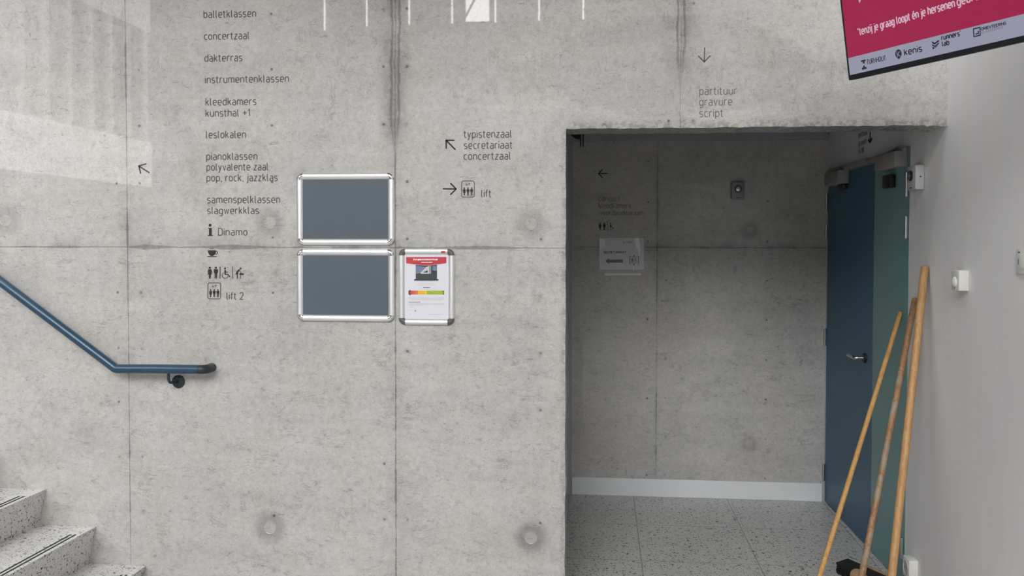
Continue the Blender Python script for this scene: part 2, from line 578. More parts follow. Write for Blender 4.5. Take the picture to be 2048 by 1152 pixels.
NAILS = (-2.1805, -2.071, -1.4575, -.9545, -.850, -.264, .277, .378)
MC_FRONT = concrete('cast_concrete_front',
                    jv=((-2.132, .0022, .05, None), (-.9025, .0030, .060, 1.90), (.325, .0011, .03, 2.20)),
                    jh=((1.580, .0030, .07),), nails=NAILS,
                    plugs=((-1.4686, 1.691, .030, .27), (-.307, 1.686, .030, .24), (-1.4767, .3257, .032, .34), (-.3038, .3193, .032, .42), (-2.7125, 1.703, .03, .22)),
                    wide=((-2.12, -1.88, .0075), (-1.75, -1.46, .0075), (-.75, -.30, .004)),
                    edges=(('z', 2.091, -.15, 1.413, .055, .45), ('x', -.157, 0, 2.09, .03, .35)),
                    blot=((.30, 2.35, .56, .21, .07), (-.729, 1.753, .022, .006, .16), (-.390, 1.753, .024, .006, .14), (-.40, 1.52, .014, .03, .10)), pitband=((-.15, .42, 2.232, .055),), base=.475)
MC_BACK = concrete('cast_concrete_recess', jv=((.343, .0016, .03, None),), jh=((1.577, .0026, .05),),
                   nails=(.285, .40, 1.02), blot=((.570, 1.436, .010, .026, .16), (.823, 1.440, .010, .032, .18)), plugs=((.914, 1.686, .026, .30), (.920, .350, .026, .22)), base=.475, coat=.5)
MC_PLAIN = concrete('cast_concrete_plain', jv=(), jh=(), coat=.2, base=.36)
M_TERR = terrazzo('terrazzo_floor', (.203, .785, -.38, -.96, 1.367), (5.26, 4.66, 4.06, 3.46), .56)
M_STEP = terrazzo('terrazzo_steps', base=.70, fine=1.45)
M_PAINT = painted('grey_wall_paint', (.78, .775, .785))
M_CEIL = plain('white_plaster', (.45, .45, .44), .8, var=.04, scale=3)
M_REVEAL = plain('dark_steel_channel', (.34, .355, .38), .45, var=.08, scale=12)
M_SKIRT = plain('white_lacquer', (.72, .74, .76), .4, var=.03)
M_LET = plain('dark_grey_vinyl', (.072, .069, .063), .6, var=.2, scale=60)
M_LETPALE = plain('worn_grey_vinyl', (.125, .12, .112), .6, var=.3, scale=60)
M_BLK = plain('black_vinyl', (.012, .012, .012), .6, var=.2, scale=60)
M_LETDIM = plain('faded_vinyl', (.21, .19, .17), .6, var=.35, scale=40)
M_ALU = plain('brushed_aluminium', (.90, .91, .93), .42, 1.0, var=.04, scale=18)
M_CHROME = plain('polished_chrome', (.82, .82, .83), .10, 1.0, var=.03)
M_CORNER = plain('dark_grey_plastic', (.105, .105, .10), .45, var=.08)
M_PANEL = plain('slate_blue_panel', (.078, .102, .130), .55, var=.05, scale=5)
M_PAPER = plain('white_paper', (.70, .70, .76), .6, var=.02)
M_RED = plain('red_print', (.50, .045, .06), .6)
M_REDLOGO = plain('red_badge', (.42, .05, .06), .5)
M_WHITE = plain('white_print', (.85, .85, .85), .6)
M_GREYLINE = plain('grey_print', (.42, .42, .46), .6)
M_DKPRINT = plain('dark_print', (.03, .035, .05), .5)
M_RAIL = plain('blue_enamel', (.012, .055, .105), .33, var=.10, scale=14, Coat_Weight=.3, Coat_Roughness=.15)
M_RAILDK = plain('dark_blue_enamel', (.014, .026, .036), .45, var=.12, scale=20)
M_DOOR1 = plain('dark_blue_door_paint', (.026, .115, .20), .42, var=.05, scale=6)
M_DOOR2 = plain('teal_near_leaf', (.155, .310, .315), .40, var=.05, scale=6)  # near leaf set lighter and greener than the far leaf
M_STEEL = plain('satin_steel', (.62, .62, .62), .3, 1.0, var=.05)
M_STEELDK = plain('dull_steel', (.30, .29, .29), .45, .7, var=.08)
M_CLOSER = plain('grey_closer_cover', (.30, .29, .28), .45, var=.05)
M_BLACK = plain('black_plastic', (.012, .012, .014), .45)
M_GLASSBLK = plain('glossy_black', (.01, .01, .012), .12)
M_WPLAST = plain('white_plastic', (.74, .74, .70), .42, var=.02)
M_GPLAST = plain('pale_grey_plastic', (.50, .50, .51), .45, var=.03)
M_DGPLAST = plain('grey_plastic', (.30, .30, .32), .45, var=.03)
M_W1 = wood('fresh_pine', (.56, .34, .15), (.42, .22, .085))
M_W2 = wood('weathered_pine', (.38, .22, .10), (.20, .10, .05), (.33, .28, .22))
M_W3 = wood('bright_pine', (.62, .37, .135), (.47, .25, .08))
M_W4 = wood('pale_beech', (.55, .38, .22), (.40, .24, .12))
M_BRIS = plain('black_bristle', (.012, .012, .013), .7)
M_BRISG = plain('green_bristle', (.02, .16, .04), .6)
M_BRISR = plain('dark_red_bristle', (.10, .015, .02), .6)
M_GROOVE = plain('black_rubber_strip', (.02, .02, .02), .7)
M_TAPE_GLARE = plain('whitish_tape_glare', (.93, .92, .88), .3)


# ------------------------------------------------------------------ setting
def struct(mb, name, mat, smooth=None):
    return tag(mb.build(name, mat, None, smooth, world=True), kind='structure')


OPX, OPZ = -.1565, 2.091
mb = MB()
edge = [(1.425, OPZ)]
k = 1.40
while k > OPX + .02:
    edge.append((k, OPZ + random.uniform(-.0016, .0022) - (.006 if k > 1.33 and random.random() < .4 else 0)))
    k -= random.uniform(.012, .04)
edge.append((OPX, OPZ + .001))
k = OPZ - .03
while k > .02:
    edge.append((OPX + random.uniform(-.0018, .0012), k))
    k -= random.uniform(.03, .07)
edge.append((OPX - .001, 0))
mb.prism(FRONT, [(LEFT_X, 0), (LEFT_X, CEIL_Z), (1.60, CEIL_Z), (1.60, OPZ)] + edge[0:1] + edge[1:] , -.2, 0)
struct(mb, 'wall_front', MC_FRONT)

mb = MB()
mb.box((-2.6, BD, 0), (1.75, BD + .2, 2.75))
struct(mb, 'wall_recess_back', MC_BACK)
mb = MB()
mb.box((-2.8, WD + .2, 0), (-2.6, BD + .2, 2.75))
struct(mb, 'wall_recess_left', MC_PLAIN)
mb = MB()
mb.box((-2.8, WD + .2, 2.55), (1.75, BD + .2, 2.75))
struct(mb, 'ceiling_recess', M_CEIL)

# right wall: runs from behind the camera into the recess, then over the doors
DT = 2.05
ye = 4.41
a_end = -(ye - WD)
a_far = -(BD - WD)
mb = MB()
mb.prism(RIGHT, [(-(REAR_Y - WD), 0), (-(REAR_Y - WD), CEIL_Z), (0.02, CEIL_Z), (-.1, 2.6), (a_far, 2.6), (a_far, DT), (a_end, DT), (a_end, 0)], -.2, 0)
struct(mb, 'wall_right', M_PAINT)
mb = MB()
mb.box((LEFT_X - .2, REAR_Y - .2, -.15), (2.1, BD + .2, 0))
struct(mb, 'floor', M_TERR)
mb = MB()
for a, b, c, d in ((LEFT_X - .2, 2.1, REAR_Y - .2, SKY_[2]), (LEFT_X - .2, 2.1, SKY_[3], WD + .2), (LEFT_X - .2, SKY_[0], SKY_[2], SKY_[3]), (SKY_[1], 2.1, SKY_[2], SKY_[3])):
    mb.box((a, c, CEIL_Z), (b, d, CEIL_Z + .2))
struct(mb, 'ceiling', M_CEIL)
# unseen slab added over the front wall to shade its top
mb = MB()
mb.box((-2.6, 2.3, 3.42), (.25, WD, 3.7))
struct(mb, 'ceiling_shade_slab', M_CEIL)
# left wall with its window
mb = MB()
for a, b, c, d in ((REAR_Y, WD + .2, 0, LWZ0), (REAR_Y, WD + .2, LWZ1, CEIL_Z), (REAR_Y, LW0, LWZ0, LWZ1), (LW1, WD + .2, LWZ0, LWZ1)):
    mb.box((LEFT_X - .2, a, c), (LEFT_X, b, d))
struct(mb, 'wall_left', MC_PLAIN)
# rear wall with its windows
SWX0, SWX1, SWZ0 = -2.7, -.10, 5.92
mb = MB()
for a, b, c, d in ((LEFT_X, 1.9, 0, SWZ0), (LEFT_X, SWX0, SWZ0, RWZ0), (SWX1, 1.9, SWZ0, RWZ0), (LEFT_X, RW0, RWZ0, RWZ1), (RW1, 1.9, RWZ0, RWZ1), (LEFT_X, 1.9, RWZ1, CEIL_Z)):
    mb.box((a, REAR_Y - .2, c), (b, REAR_Y, d))
struct(mb, 'wall_rear', MC_PLAIN)
M_FRAME = plain('window_frame_paint', (.20, .20, .20), .5)
w = thing('window_1', (0, REAR_Y - .1, RWZ0), kind='structure')
for k in range(6):
    x = RW0 + (RW1 - RW0) * k / 5
    mb = MB()
    mb.box((x - .03, REAR_Y - .14, RWZ0), (x + .03, REAR_Y - .06, RWZ1))
    mb.build('mullion', M_FRAME, w)
w = thing('window_2', (LEFT_X - .1, 0, LWZ0), kind='structure')
for k in range(2):
    y = LW0 + (LW1 - LW0) * k
    mb = MB()
    mb.box((LEFT_X - .18, y - .025, LWZ0), (LEFT_X - .10, y + .025, LWZ1))
    mb.build('mullion', M_FRAME, w)
# slatted balcony screen outside the left window
M_SLATD = plain('weathered_cladding', (.12, .125, .11), .7)
M_SLATL = plain('pale_fin_paint', (.92, .92, .92), .6)
s = thing('slatted_screen', (-8.5, -4, 0), 'grey cladding screen with pale upright fins outside the left window', 'screen')
mb = MB()
mb.box((-8.50, -9.5, 3.49), (-8.44, 3.0, 5.52))
for y in (-9.2, -3.2, 2.7):
    mb.box((-8.62, y - .06, -.15), (-8.50, y + .06, 5.4))
mb.build('cladding', M_SLATD, s)
for k in range(16):
    y = -8.36 + k * .61
    mb = MB()
    mb.box((-8.44, y - .065, 3.50), (-8.36, y + .065, 5.50))
    mb.build('fin', M_SLATL, s)
mb = MB()
mb.box((-12.5, -22, -.15), (-12, 10, 8.5))  # unseen block added to lower the daylight from the left window
tag(mb.build('building', plain('pale_render', (.82, .80, .80), .8, var=.05, scale=1)), 'unseen pale rendered building added beyond the slatted screen to dim the left window', 'building')
mb = MB()
mb.box((-2.95, -16.5, -.15), (7, -16, 8.0))
tag(mb.build('building', plain('grey_render', (.34, .35, .36), .8, var=.05, scale=1)), 'grey rendered building outside behind the small rear opening', 'building')
# upright lamps along the rear wall
M_TUBE = emit('lit_tube', (1, .99, .97), 13.0)
lamp = None
for k in range(8):
    x = -6.34 + k * .8477 + .02
    z0 = (5.50, 5.80, 5.86, 5.88, 5.88, 5.88, 5.90, 5.90, 5.90)[k]
    mb = MB()
    mb.tube([(x, REAR_Y + .07, z0), (x, REAR_Y + .07, 6.42)], .018, 12)
    t = mb.build('tube_lamp', M_TUBE, smooth=40)
    tag(t, 'upright white tube lamp on the rear wall behind the viewer', 'lamp', 'upright tube lamps along the rear wall')
# bare tree outside the small rear opening
mb = MB()
def branch(p, d, ln, r, lv):
    e = p + d * ln
    mb.tube([p, (p + e) / 2 + V((random.uniform(-.04, .04), 0, random.uniform(-.02, .05))) * ln, e], [r, r * .8, r * .6], 7)
    if lv:
        for _ in range(3):
            a = random.uniform(-.8, .8)
            nd = V((d.x * math.cos(a) - d.z * math.sin(a), d.y + random.uniform(-.3, .3), d.x * math.sin(a) + d.z * math.cos(a))).normalized()
            branch(e - d * ln * random.uniform(0, .3), nd, ln * .66, r * .55, lv - 1)
branch(V((-4.6, -18, 0)), V((0, 0, 1)), 7.4, .07, 4)
t = mb.build('bare_tree', plain('bark', (.07, .06, .05), .8), smooth=60)
tag(t, 'bare leafless tree standing outside behind the rear wall', 'tree')

# skirting board and steel channels of the recess
mb = MB()
mb.box((-.187, BD - .014, 0), (1.366, BD, .112), .003)
struct(mb, 'baseboard_recess', M_SKIRT)
mb = MB()
mb.box((-.30, BD - .05, 0), (-.222, BD, 2.242))
mb.box((-.222, BD - .04, 0), (-.190, BD, 2.242), .003)
struct(mb, 'trim_1', M_REVEAL)
mb = MB()
mb.box((-.30, BD - .05, 2.242), (1.37, BD, 2.40), .003)
struct(mb, 'trim_2', M_REVEAL)

# cone plugs of the formwork ties (children of the walls)
for wall, fr, lst in ((bpy.data.objects['wall_front'], FRONT, ((-1.4686, 1.691), (-.307, 1.686), (-1.4767, .3257), (-.3038, .3193), (-2.7125, 1.703))),
                      (bpy.data.objects['wall_recess_back'], BACK, ((.914, 1.686), (.920, .350)))):
    mat = MC_FRONT if fr is FRONT else MC_BACK
    for (a, b) in lst:
        mb = MB()
        r = .031 if fr is FRONT else .026
        mb.lathe(fr.p(a, b, -.004), fr.n, [(0, r), (.0044, r), (.0053, r - .0015), (.0053, r - .003), (.0043, r - .005), (.0043, .001)], 36)
        mb.build('tie_plug', mat, wall)


# ------------------------------------------------------------------ stroke lettering (narrow, monoline)
def G():
    g = {}
    W = .74
    o = lambda w=W, r=.37: ([(w / 2, 0), (w, 0), (w, 1), (0, 1), (0, 0), (w / 2, 0)], r)
    g['a'] = (.70, [([(.08, 1), (.70, 1), (.70, 0)], .30), ([(.70, .56), (0, .56), (0, 0), (.70, 0)], .27)])
    g['b'] = (W, [([(0, 1.42), (0, 0)], 0), ([(0, .5), (0, 1), (W, 1), (W, 0), (0, 0), (0, .5)], .36)])
    g['c'] = (.62, [([(.62, 1), (0, 1), (0, 0), (.62, 0)], .37)])
    g['d'] = (W, [([(W, 1.42), (W, 0)], 0), ([(W, .5), (W, 1), (0, 1), (0, 0), (W, 0), (W, .5)], .36)])
    g['e'] = (W, [([(0, .5), (W, .5), (W, 1), (0, 1), (0, 0), (W - .06, 0)], [0, 0, .36, .36, .36, 0])])
    g['f'] = (.44, [([(.16, 0), (.16, 1.42), (.48, 1.42)], .26), ([(-.02, 1), (.42, 1)], 0)])
    g['g'] = (W, [([(W, .5), (W, 1), (0, 1), (0, 0), (W, 0), (W, .5)], .36), ([(W, 1), (W, -.4), (.08, -.4)], .30)])
    g['h'] = (W, [([(0, 1.42), (0, 0)], 0), ([(0, .6), (0, 1), (W, 1), (W, 0)], .35)])
    g['i'] = (.0, [([(0, 1), (0, 0)], 0), ([(0, 1.42), (0, 1.27)], 0)])
    g['j'] = (.14, [([(.14, 1), (.14, -.4), (-.14, -.4)], .22), ([(.14, 1.42), (.14, 1.27)], 0)])
    g['k'] = (.66, [([(0, 1.42), (0, 0)], 0), ([(.60, 1), (0, .38)], 0), ([(.24, .62), (.66, 0)], 0)])
    g['l'] = (.22, [([(0, 1.42), (0, 0), (.22, 0)], .2)])
    g['m'] = (1.24, [([(0, 1), (0, 0)], 0), ([(0, .6), (0, 1), (.62, 1), (.62, 0)], .30), ([(.62, .6), (.62, 1), (1.24, 1), (1.24, 0)], .30)])
    g['n'] = (W, [([(0, 1), (0, 0)], 0), ([(0, .6), (0, 1), (W, 1), (W, 0)], .35)])
    g['o'] = (W, [o()])
    g['p'] = (W, [([(0, 1), (0, -.42)], 0), ([(0, .5), (0, 1), (W, 1), (W, 0), (0, 0), (0, .5)], .36)])
    g['r'] = (.46, [([(0, 1), (0, 0)], 0), ([(0, .6), (0, 1), (.48, 1)], .32)])
    g['s'] = (.64, [([(.60, 1), (0, 1), (0, .5), (.64, .5), (.64, 0), (0, 0)], .25)])
    g['t'] = (.42, [([(.12, 1.32), (.12, 0), (.42, 0)], .22), ([(-.14, 1), (.42, 1)], 0)])
    g['u'] = (W, [([(0, 1), (0, 0), (W, 0), (W, .4)], .35), ([(W, 1), (W, 0)], 0)])
    g['v'] = (.68, [([(0, 1), (.34, 0), (.68, 1)], 0)])
    g['w'] = (1.06, [([(0, 1), (.27, 0), (.53, .9), (.79, 0), (1.06, 1)], 0)])
    g['y'] = (.68, [([(0, 1), (.35, 0)], 0), ([(.68, 1), (.20, -.42), (.02, -.42)], .1)])
    g['z'] = (.62, [([(.02, 1), (.60, 1), (.0, 0), (.62, 0)], 0)])
    g['1'] = (.3, [([(0, 1.12), (.3, 1.42), (.3, 0)], 0)])
    g['2'] = (.72, [([(0, 1.1), (0, 1.42), (.72, 1.42), (.72, .85), (0, 0), (.74, 0)], [0, .34, .34, .3, 0, 0])])
    g['+'] = (.8, [([(0, .66), (.8, .66)], 0), ([(.4, 1.08), (.4, .24)], 0)])
    g[','] = (.06, [([(.06, .08), (0, -.2)], 0)])
    g["'"] = (.08, [([(.10, 1.5), (.02, 1.2)], 0)])
    g['*'] = (.3, [([(.15, 1.45), (.15, 1.1)], 0), ([(0, 1.36), (.3, 1.19)], 0), ([(0, 1.19), (.3, 1.36)], 0)])
    g['\u00e9'] = (W, g['e'][1] + [([(.26, 1.2), (.48, 1.48)], 0)])
    g[' '] = (.22, [])
    H, C = 1.42, .86
    g['A'] = (C, [([(0, 0), (C / 2, H), (C, 0)], 0), ([(.17, .45), (C - .17, .45)], 0)])
    g['D'] = (C, [([(0, 0), (0, H), (C, H), (C, 0), (0, 0), (0, .2)], [0, 0, .42, .42, 0, 0])])
    g['E'] = (.7, [([(.7, H), (0, H), (0, 0), (.7, 0)], 0), ([(0, .73), (.62, .73)], 0)])
    g['F'] = (.7, [([(.7, H), (0, H), (0, 0)], 0), ([(0, .70), (.62, .70)], 0)])
    g['C'] = (.78, [([(.78, H), (0, H), (0, 0), (.78, 0)], .42)])
    g['G'] = (C, [([(.80, H), (0, H), (0, 0), (C, 0), (C, .66), (.45, .66)], [0, .42, .42, .3, 0, 0])])
    g['H'] = (C, [([(0, 0), (0, H)], 0), ([(C, 0), (C, H)], 0), ([(0, .73), (C, .73)], 0)])
    g['I'] = (0, [([(0, 0), (0, H)], 0)])
    g['L'] = (.66, [([(0, H), (0, 0), (.66, 0)], 0)])
    g['N'] = (C, [([(0, 0), (0, H), (C, 0), (C, H)], 0)])
    g['O'] = (.9, [([(.45, 0), (.9, 0), (.9, H), (0, H), (0, 0), (.45, 0)], .44)])
    g['R'] = (.8, [([(0, 0), (0, H), (.8, H), (.8, .64), (0, .64)], [0, 0, .38, .38, 0]), ([(.38, .64), (.8, 0)], 0)])
    g['S'] = (.8, [([(.76, H), (0, H), (0, .72), (.8, .72), (.8, 0), (0, 0)], .35)])
    g['T'] = (.84, [([(0, H), (.84, H)], 0), ([(.42, H), (.42, 0)], 0)])
    g['U'] = (C, [([(0, H), (0, 0), (C, 0), (C, H)], .42)])
    g['V'] = (C, [([(0, H), (C / 2, 0), (C, H)], 0)])
    g['W'] = (1.3, [([(0, H), (.33, 0), (.65, H), (.97, 0), (1.3, H)], 0)])
    return g


GLY = G()


def text(mb, fr, s, p0, p1, xh, t, h0=0.0, h1=.0008, gap=.30):
    """a line of lettering from p0 to p1 (ends of the baseline, frame coordinates)"""
    p0, p1 = V(p0), V(p1)
    tot = -gap
    for c in s:
        tot += GLY[c][0] + gap + .10
    tot -= .10
    L = (p1 - p0).length
    e = (p1 - p0) / L
    f = V((-e.y, e.x))
    tr = t / xh
    ys = (1 - tr)
    kx = (L - t) / (tot * xh)
    x = tr / 2
    for c in s:
        w, st = GLY[c]
        for si, (pts, r) in enumerate(st):
            rr = arcs([(a, b) for a, b in pts], r, 5) if r else [V(q) for q in pts]
            out = []
            for q in rr:
                a = (x * 1.0) * xh + t * 0
                qx = (x + q.x) * xh * kx + (t / 2) * (1 - kx)
                qy = (q.y * ys + tr / 2) * xh
                w_ = p0 + e * qx + f * qy
                out.append((w_.x, w_.y))
            mb.stroke(fr, out, t, h0, h1 + si * .00012)
        x += w + gap + .10


def lettering(lines, label, fr=FRONT, mat=None, xh=.0255, t=.0039, cat='lettering', parent=None):
    """lines: (text, x0, y0, x1, y1) baselines in the photograph"""
    mat = mat or M_LET
    if len(lines) == 1:
        s, x0, y0, x1, y1 = lines[0]
        mb = MB()
        text(mb, fr, s, fr.at(x0, y0), fr.at(x1, y1), xh, t)
        o = mb.build('wall_lettering', mat)
        return tag(o, label, cat)
    a, b = fr.at(lines[-1][1], lines[-1][2])
    th = thing('wall_lettering', fr.p(a, b), label, cat)
    for s, x0, y0, x1, y1 in lines:
        mb = MB()
        text(mb, fr, s, fr.at(x0, y0), fr.at(x1, y1), xh, t)
        mb.build('text_line', mat, th)
    return th


def ln(s, x0, y0, x1):
    """follow the wall's horizontal through the left end"""
    a0, b0 = FRONT.at(x0, y0)
    lo, hi = y0 - 8, y0 + 8
    for _ in range(30):
        mid = (lo + hi) / 2
        if FRONT.at(x1, mid)[1] > b0:
            lo = mid
        else:
            hi = mid
    return (s, x0, y0, x1, (lo + hi) / 2)


for s, label in (
    ([('balletklassen', 407, 36.5, 512.5)], 'grey wall lettering reading balletklassen, topmost line of the directory'),
    ([('concertzaal', 408, 80.3, 499)], 'grey wall lettering reading concertzaal, second line of the left directory'),
    ([('dakterras', 409, 124, 485)], 'grey wall lettering reading dakterras in the left directory'),
    ([('instrumentenklassen', 410, 167, 578)], 'grey wall lettering reading instrumentenklassen in the left directory'),
    ([('kleedkamers', 411, 211.5, 513), ('kunsthal +1', 411, 234, 500)], 'two grey lines of wall lettering reading kleedkamers, kunsthal +1'),
    ([('leslokalen', 412, 277, 492)], 'grey wall lettering reading leslokalen in the left directory'),
    ([('pianoklassen', 412.5, 320.5, 515), ('polyvalente zaal', 413, 341.8, 537), ('pop, rock, jazzklas', 413, 363.2, 555.5)], 'three grey lines of wall lettering beginning pianoklassen, left of the upper slate frame'),
    ([('samenspelklassen', 414.3, 406.8, 560.5), ('slagwerkklas', 414.3, 428.6, 518)], 'two grey lines of wall lettering reading samenspelklassen, slagwerkklas'),
    ([('Dinamo', 436, 471.4, 495)], 'grey wall lettering reading Dinamo beside the black letter i'),
    ([('lift 2', 453, 599.3, 487)], 'grey wall lettering reading lift 2 beside the lower left lift symbol'),
    ([('typistenzaal', 927.6, 276.3, 1023.6), ('secretariaat', 927.6, 298.4, 1025), ('concertzaal', 927.2, 320.2, 1022)], 'three grey lines of wall lettering beginning typistenzaal, above the right lift symbol'),
    ([('lift', 962.5, 395, 982.5)], 'single grey word lift beside the right lift symbol'),
):
    lettering([ln(*q) for q in s], label)
lettering([ln('partituur', 1398.5, 190.3, 1474), ln('gravure', 1398.5, 211.8, 1464.5), ln('script', 1398.5, 234.6, 1446.5)],
          'three pale grey lines reading partituur, gravure, script above the recess opening', mat=M_LETPALE, t=.0034)
lettering([('concert', 1197, 402.5, 1240, 402.5), ('kleedkamers', 1197, 416.5, 1262, 416.5), ('woordauditorium', 1197, 431, 1286, 431)],
          'three faded lines of lettering above the paper sign on the recess wall', BACK, M_LETDIM, xh=.0255, t=.0042)
lettering([('partituur', 1717, 276, 1735.5, 269.5), ('gravure', 1717, 294, 1733, 286.5), ('script', 1717, 308, 1728, 303)],
          'small foreshortened lettering on the wall above the blue doors', DOORS, M_LETDIM, xh=.024, t=.0035)


# ------------------------------------------------------------------ arrows and pictograms
def px_stroke(mb, P, pts, t, r=0, h=.0008, closed=False):
    sc = (P.ex[0] ** 2 + P.ex[1] ** 2) ** .5
    rr = arcs(pts, r, 6) if r else [V(q) for q in pts]
    if closed:
        rr = rr[:-1] if (rr[0] - rr[-1]).length < 1e-5 else rr
    mb.stroke(P.fr, [P(q.x, q.y) for q in rr], t * sc, 0, h, closed)


def px_poly(mb, P, pts, h=.0008, h0=0.0):
    mb.prism(P.fr, [P(*q) for q in pts], h0, h)


def px_disc(mb, P, c, r, h=.0008, n=20, h0=0.0):
    px_poly(mb, P, [(c[0] + r * math.cos(2 * PI * k / n), c[1] + r * math.sin(2 * PI * k / n)) for k in range(n)], h, h0)


def arrow(fr, tip, tail, b1, b2, t, label, mat=None):
    P = Px(fr, *tip)
    mb = MB()
    px_stroke(mb, P, [tail, tip], t)
    px_stroke(mb, P, [b1, tip, b2], t)
    return tag(mb.build('wall_arrow', mat or M_BLK), label, 'arrow')


arrow(FRONT, (277.6, 332), (299.3, 345.8), (293, 327.6), (281.8, 347.4), 2.6, 'thin grey arrow pointing up left, beside the directory above the stair', M_LET)
arrow(FRONT, (892.3, 280.5), (911, 299.7), (908.8, 280.8), (892.6, 297.5), 2.9, 'black arrow pointing up left beside the word typistenzaal')
arrow(FRONT, (912.2, 378), (885.8, 377.6), (900.6, 366), (900.6, 389.5), 2.8, 'black arrow pointing right at the right lift symbol')
arrow(FRONT, (1408.4, 124), (1409.2, 95.5), (1396.3, 111.6), (1421.2, 111), 2.3, 'thin grey arrow pointing down above the recess opening', M_LET)
arrow(BACK, (1197, 347.2), (1215.5, 346.9), (1205.2, 338.5), (1205.2, 355.6), 1.9, 'black arrow pointing left on the recess back wall')
arrow(DOORS, (1740.5, 284), (1740.5, 264), (1736, 279.5), (1744.5, 276.5), 1.6, 'small dark arrow pointing down above the blue doors')


def picto_woman(mb, P, cx, top, H):
    u = H / 23.0
    px_disc(mb, P, (cx, top + 2 * u), 2.1 * u)
    px_poly(mb, P, [(cx + a * u, top + b * u) for a, b in ((-2.6, 4.6), (2.6, 4.6), (4.9, 10.8), (3.8, 11.2), (2.3, 7.6), (4.0, 15.2), (2.1, 15.2), (2.0, 23), (.3, 23), (.2, 15.3), (-.2, 15.3), (-.3, 23), (-2.0, 23), (-2.1, 15.2), (-4.0, 15.2), (-2.3, 7.6), (-3.8, 11.2), (-4.9, 10.8))])


def picto_man(mb, P, cx, top, H):
    u = H / 23.0
    px_disc(mb, P, (cx, top + 2 * u), 2.1 * u)
    px_poly(mb, P, [(cx + a * u, top + b * u) for a, b in ((-3.0, 4.6), (3.0, 4.6), (4.1, 5.6), (4.1, 12.6), (2.9, 12.6), (2.7, 7), (2.5, 12.8), (2.4, 23), (.4, 23), (.2, 14), (-.2, 14), (-.4, 23), (-2.4, 23), (-2.5, 12.8), (-2.7, 7), (-2.9, 12.6), (-4.1, 12.6), (-4.1, 5.6))])


def picto_chair(mb, P, x, top, H):
    u = H / 23.0
    q = lambda a, b: (x + a * u, top + b * u)
    px_disc(mb, P, q(6, 2), 2 * u)
    px_poly(mb, P, [q(4.6, 4.8), q(7.6, 4.8), q(7.8, 8.2), q(12.4, 8.6), q(12.4, 10.2), q(7.8, 10.2), q(8.0, 13.2), q(12.2, 13.2), q(16.8, 18.6), q(15.2, 19.8), q(10.9, 15.0), q(4.8, 15.0)])
    pts = [q(6.4 + 6.2 * math.cos(a), 16 + 6.4 * math.sin(a)) for a in [math.radians(-125 - 205 * k / 18 + 360) for k in range(19)]]
    pts = [q(6.4 + 6.2 * math.cos(math.radians(a)), 16.0 + 6.3 * math.sin(math.radians(a))) for a in range(15, 246, 12)]
    px_stroke(mb, P, pts, 1.2 * u)


def picto_baby(mb, P, x, top, H):
    u = H / 23.0
    q = lambda a, b: (x + a * u, top + b * u)
    px_disc(mb, P, q(10.6, 2.2), 1.9 * u)
    px_poly(mb, P, [q(8.4, 3.4), q(9.4, 5.4), q(6.2, 8.6), q(5.4, 14), q(4.6, 14.4), q(4.7, 23), q(2.7, 23), q(2.6, 14.6), q(0, 14.2), q(2.2, 8.4), q(5.2, 4.6)])
    px_stroke(mb, P, [q(6.6, 6), q(9.6, 8.6), q(11.6, 11)], 1.1 * u)
    px_stroke(mb, P, [q(8.4, 15), q(16.6, 15)], 1.1 * u)
    px_poly(mb, P, [q(9.2, 12.2), q(12, 10.6), q(13.4, 12.2), q(17.2, 12.4), q(17.2, 14.2), q(9, 14.2)])
    px_disc(mb, P, q(9.0, 12.6), 1.1 * u)
    px_stroke(mb, P, [q(10.2, 15), q(10.2, 23)], 1.3 * u)


def row(fr, items, x, y, label, mat=None):
    P = Px(fr, x, y)
    a, b = P(x, y)
    th = thing('pictogram_row', fr.p(a, b), label, 'pictogram')
    for fn, name, args in items:
        mb = MB()
        fn(mb, P, *args)
        mb.build(name, mat or M_BLK, th)
    return th


bar = lambda mb, P, x, y0, y1, t: px_stroke(mb, P, [(x, y0), (x, y1)], t)
row(FRONT, ((picto_woman, 'woman_symbol', (419.8, 533.6, 23.4)), (picto_man, 'man_symbol', (431.9, 533.6, 23.4)), (bar, 'divider', (440.2, 533.3, 557.4, 1.7)),
            (picto_chair, 'wheelchair_symbol', (444.3, 535, 22.4)), (bar, 'divider', (465.2, 533.3, 557.4, 1.2)), (picto_baby, 'baby_changing_symbol', (471, 535, 22.4))),
    416, 557, 'row of black toilet, wheelchair and baby changing symbols below the cup')
row(BACK, ((picto_woman, 'woman_symbol', (1200, 445.3, 15.2)), (picto_man, 'man_symbol', (1208.6, 445.3, 15.2)), (bar, 'divider', (1214.6, 441, 463, .9)),
           (picto_chair, 'wheelchair_symbol', (1217, 445.6, 15))), 1197, 461, 'row of small black toilet symbols above the paper sign in the recess')

# the letter i
P = Px(FRONT, 420, 472)
mb = MB()
px_disc(mb, P, (420.2, 450.4), 2.9)
px_poly(mb, P, [(416.3, 456), (423.5, 456), (423.5, 470.0), (425.7, 470.0), (425.7, 471.9), (416.1, 471.9), (416.1, 470.0), (418.1, 470.0), (418.1, 457.8), (416.3, 457.8)])
tag(mb.build('information_symbol', M_BLK), 'bold black letter i information symbol beside the word Dinamo', 'pictogram')
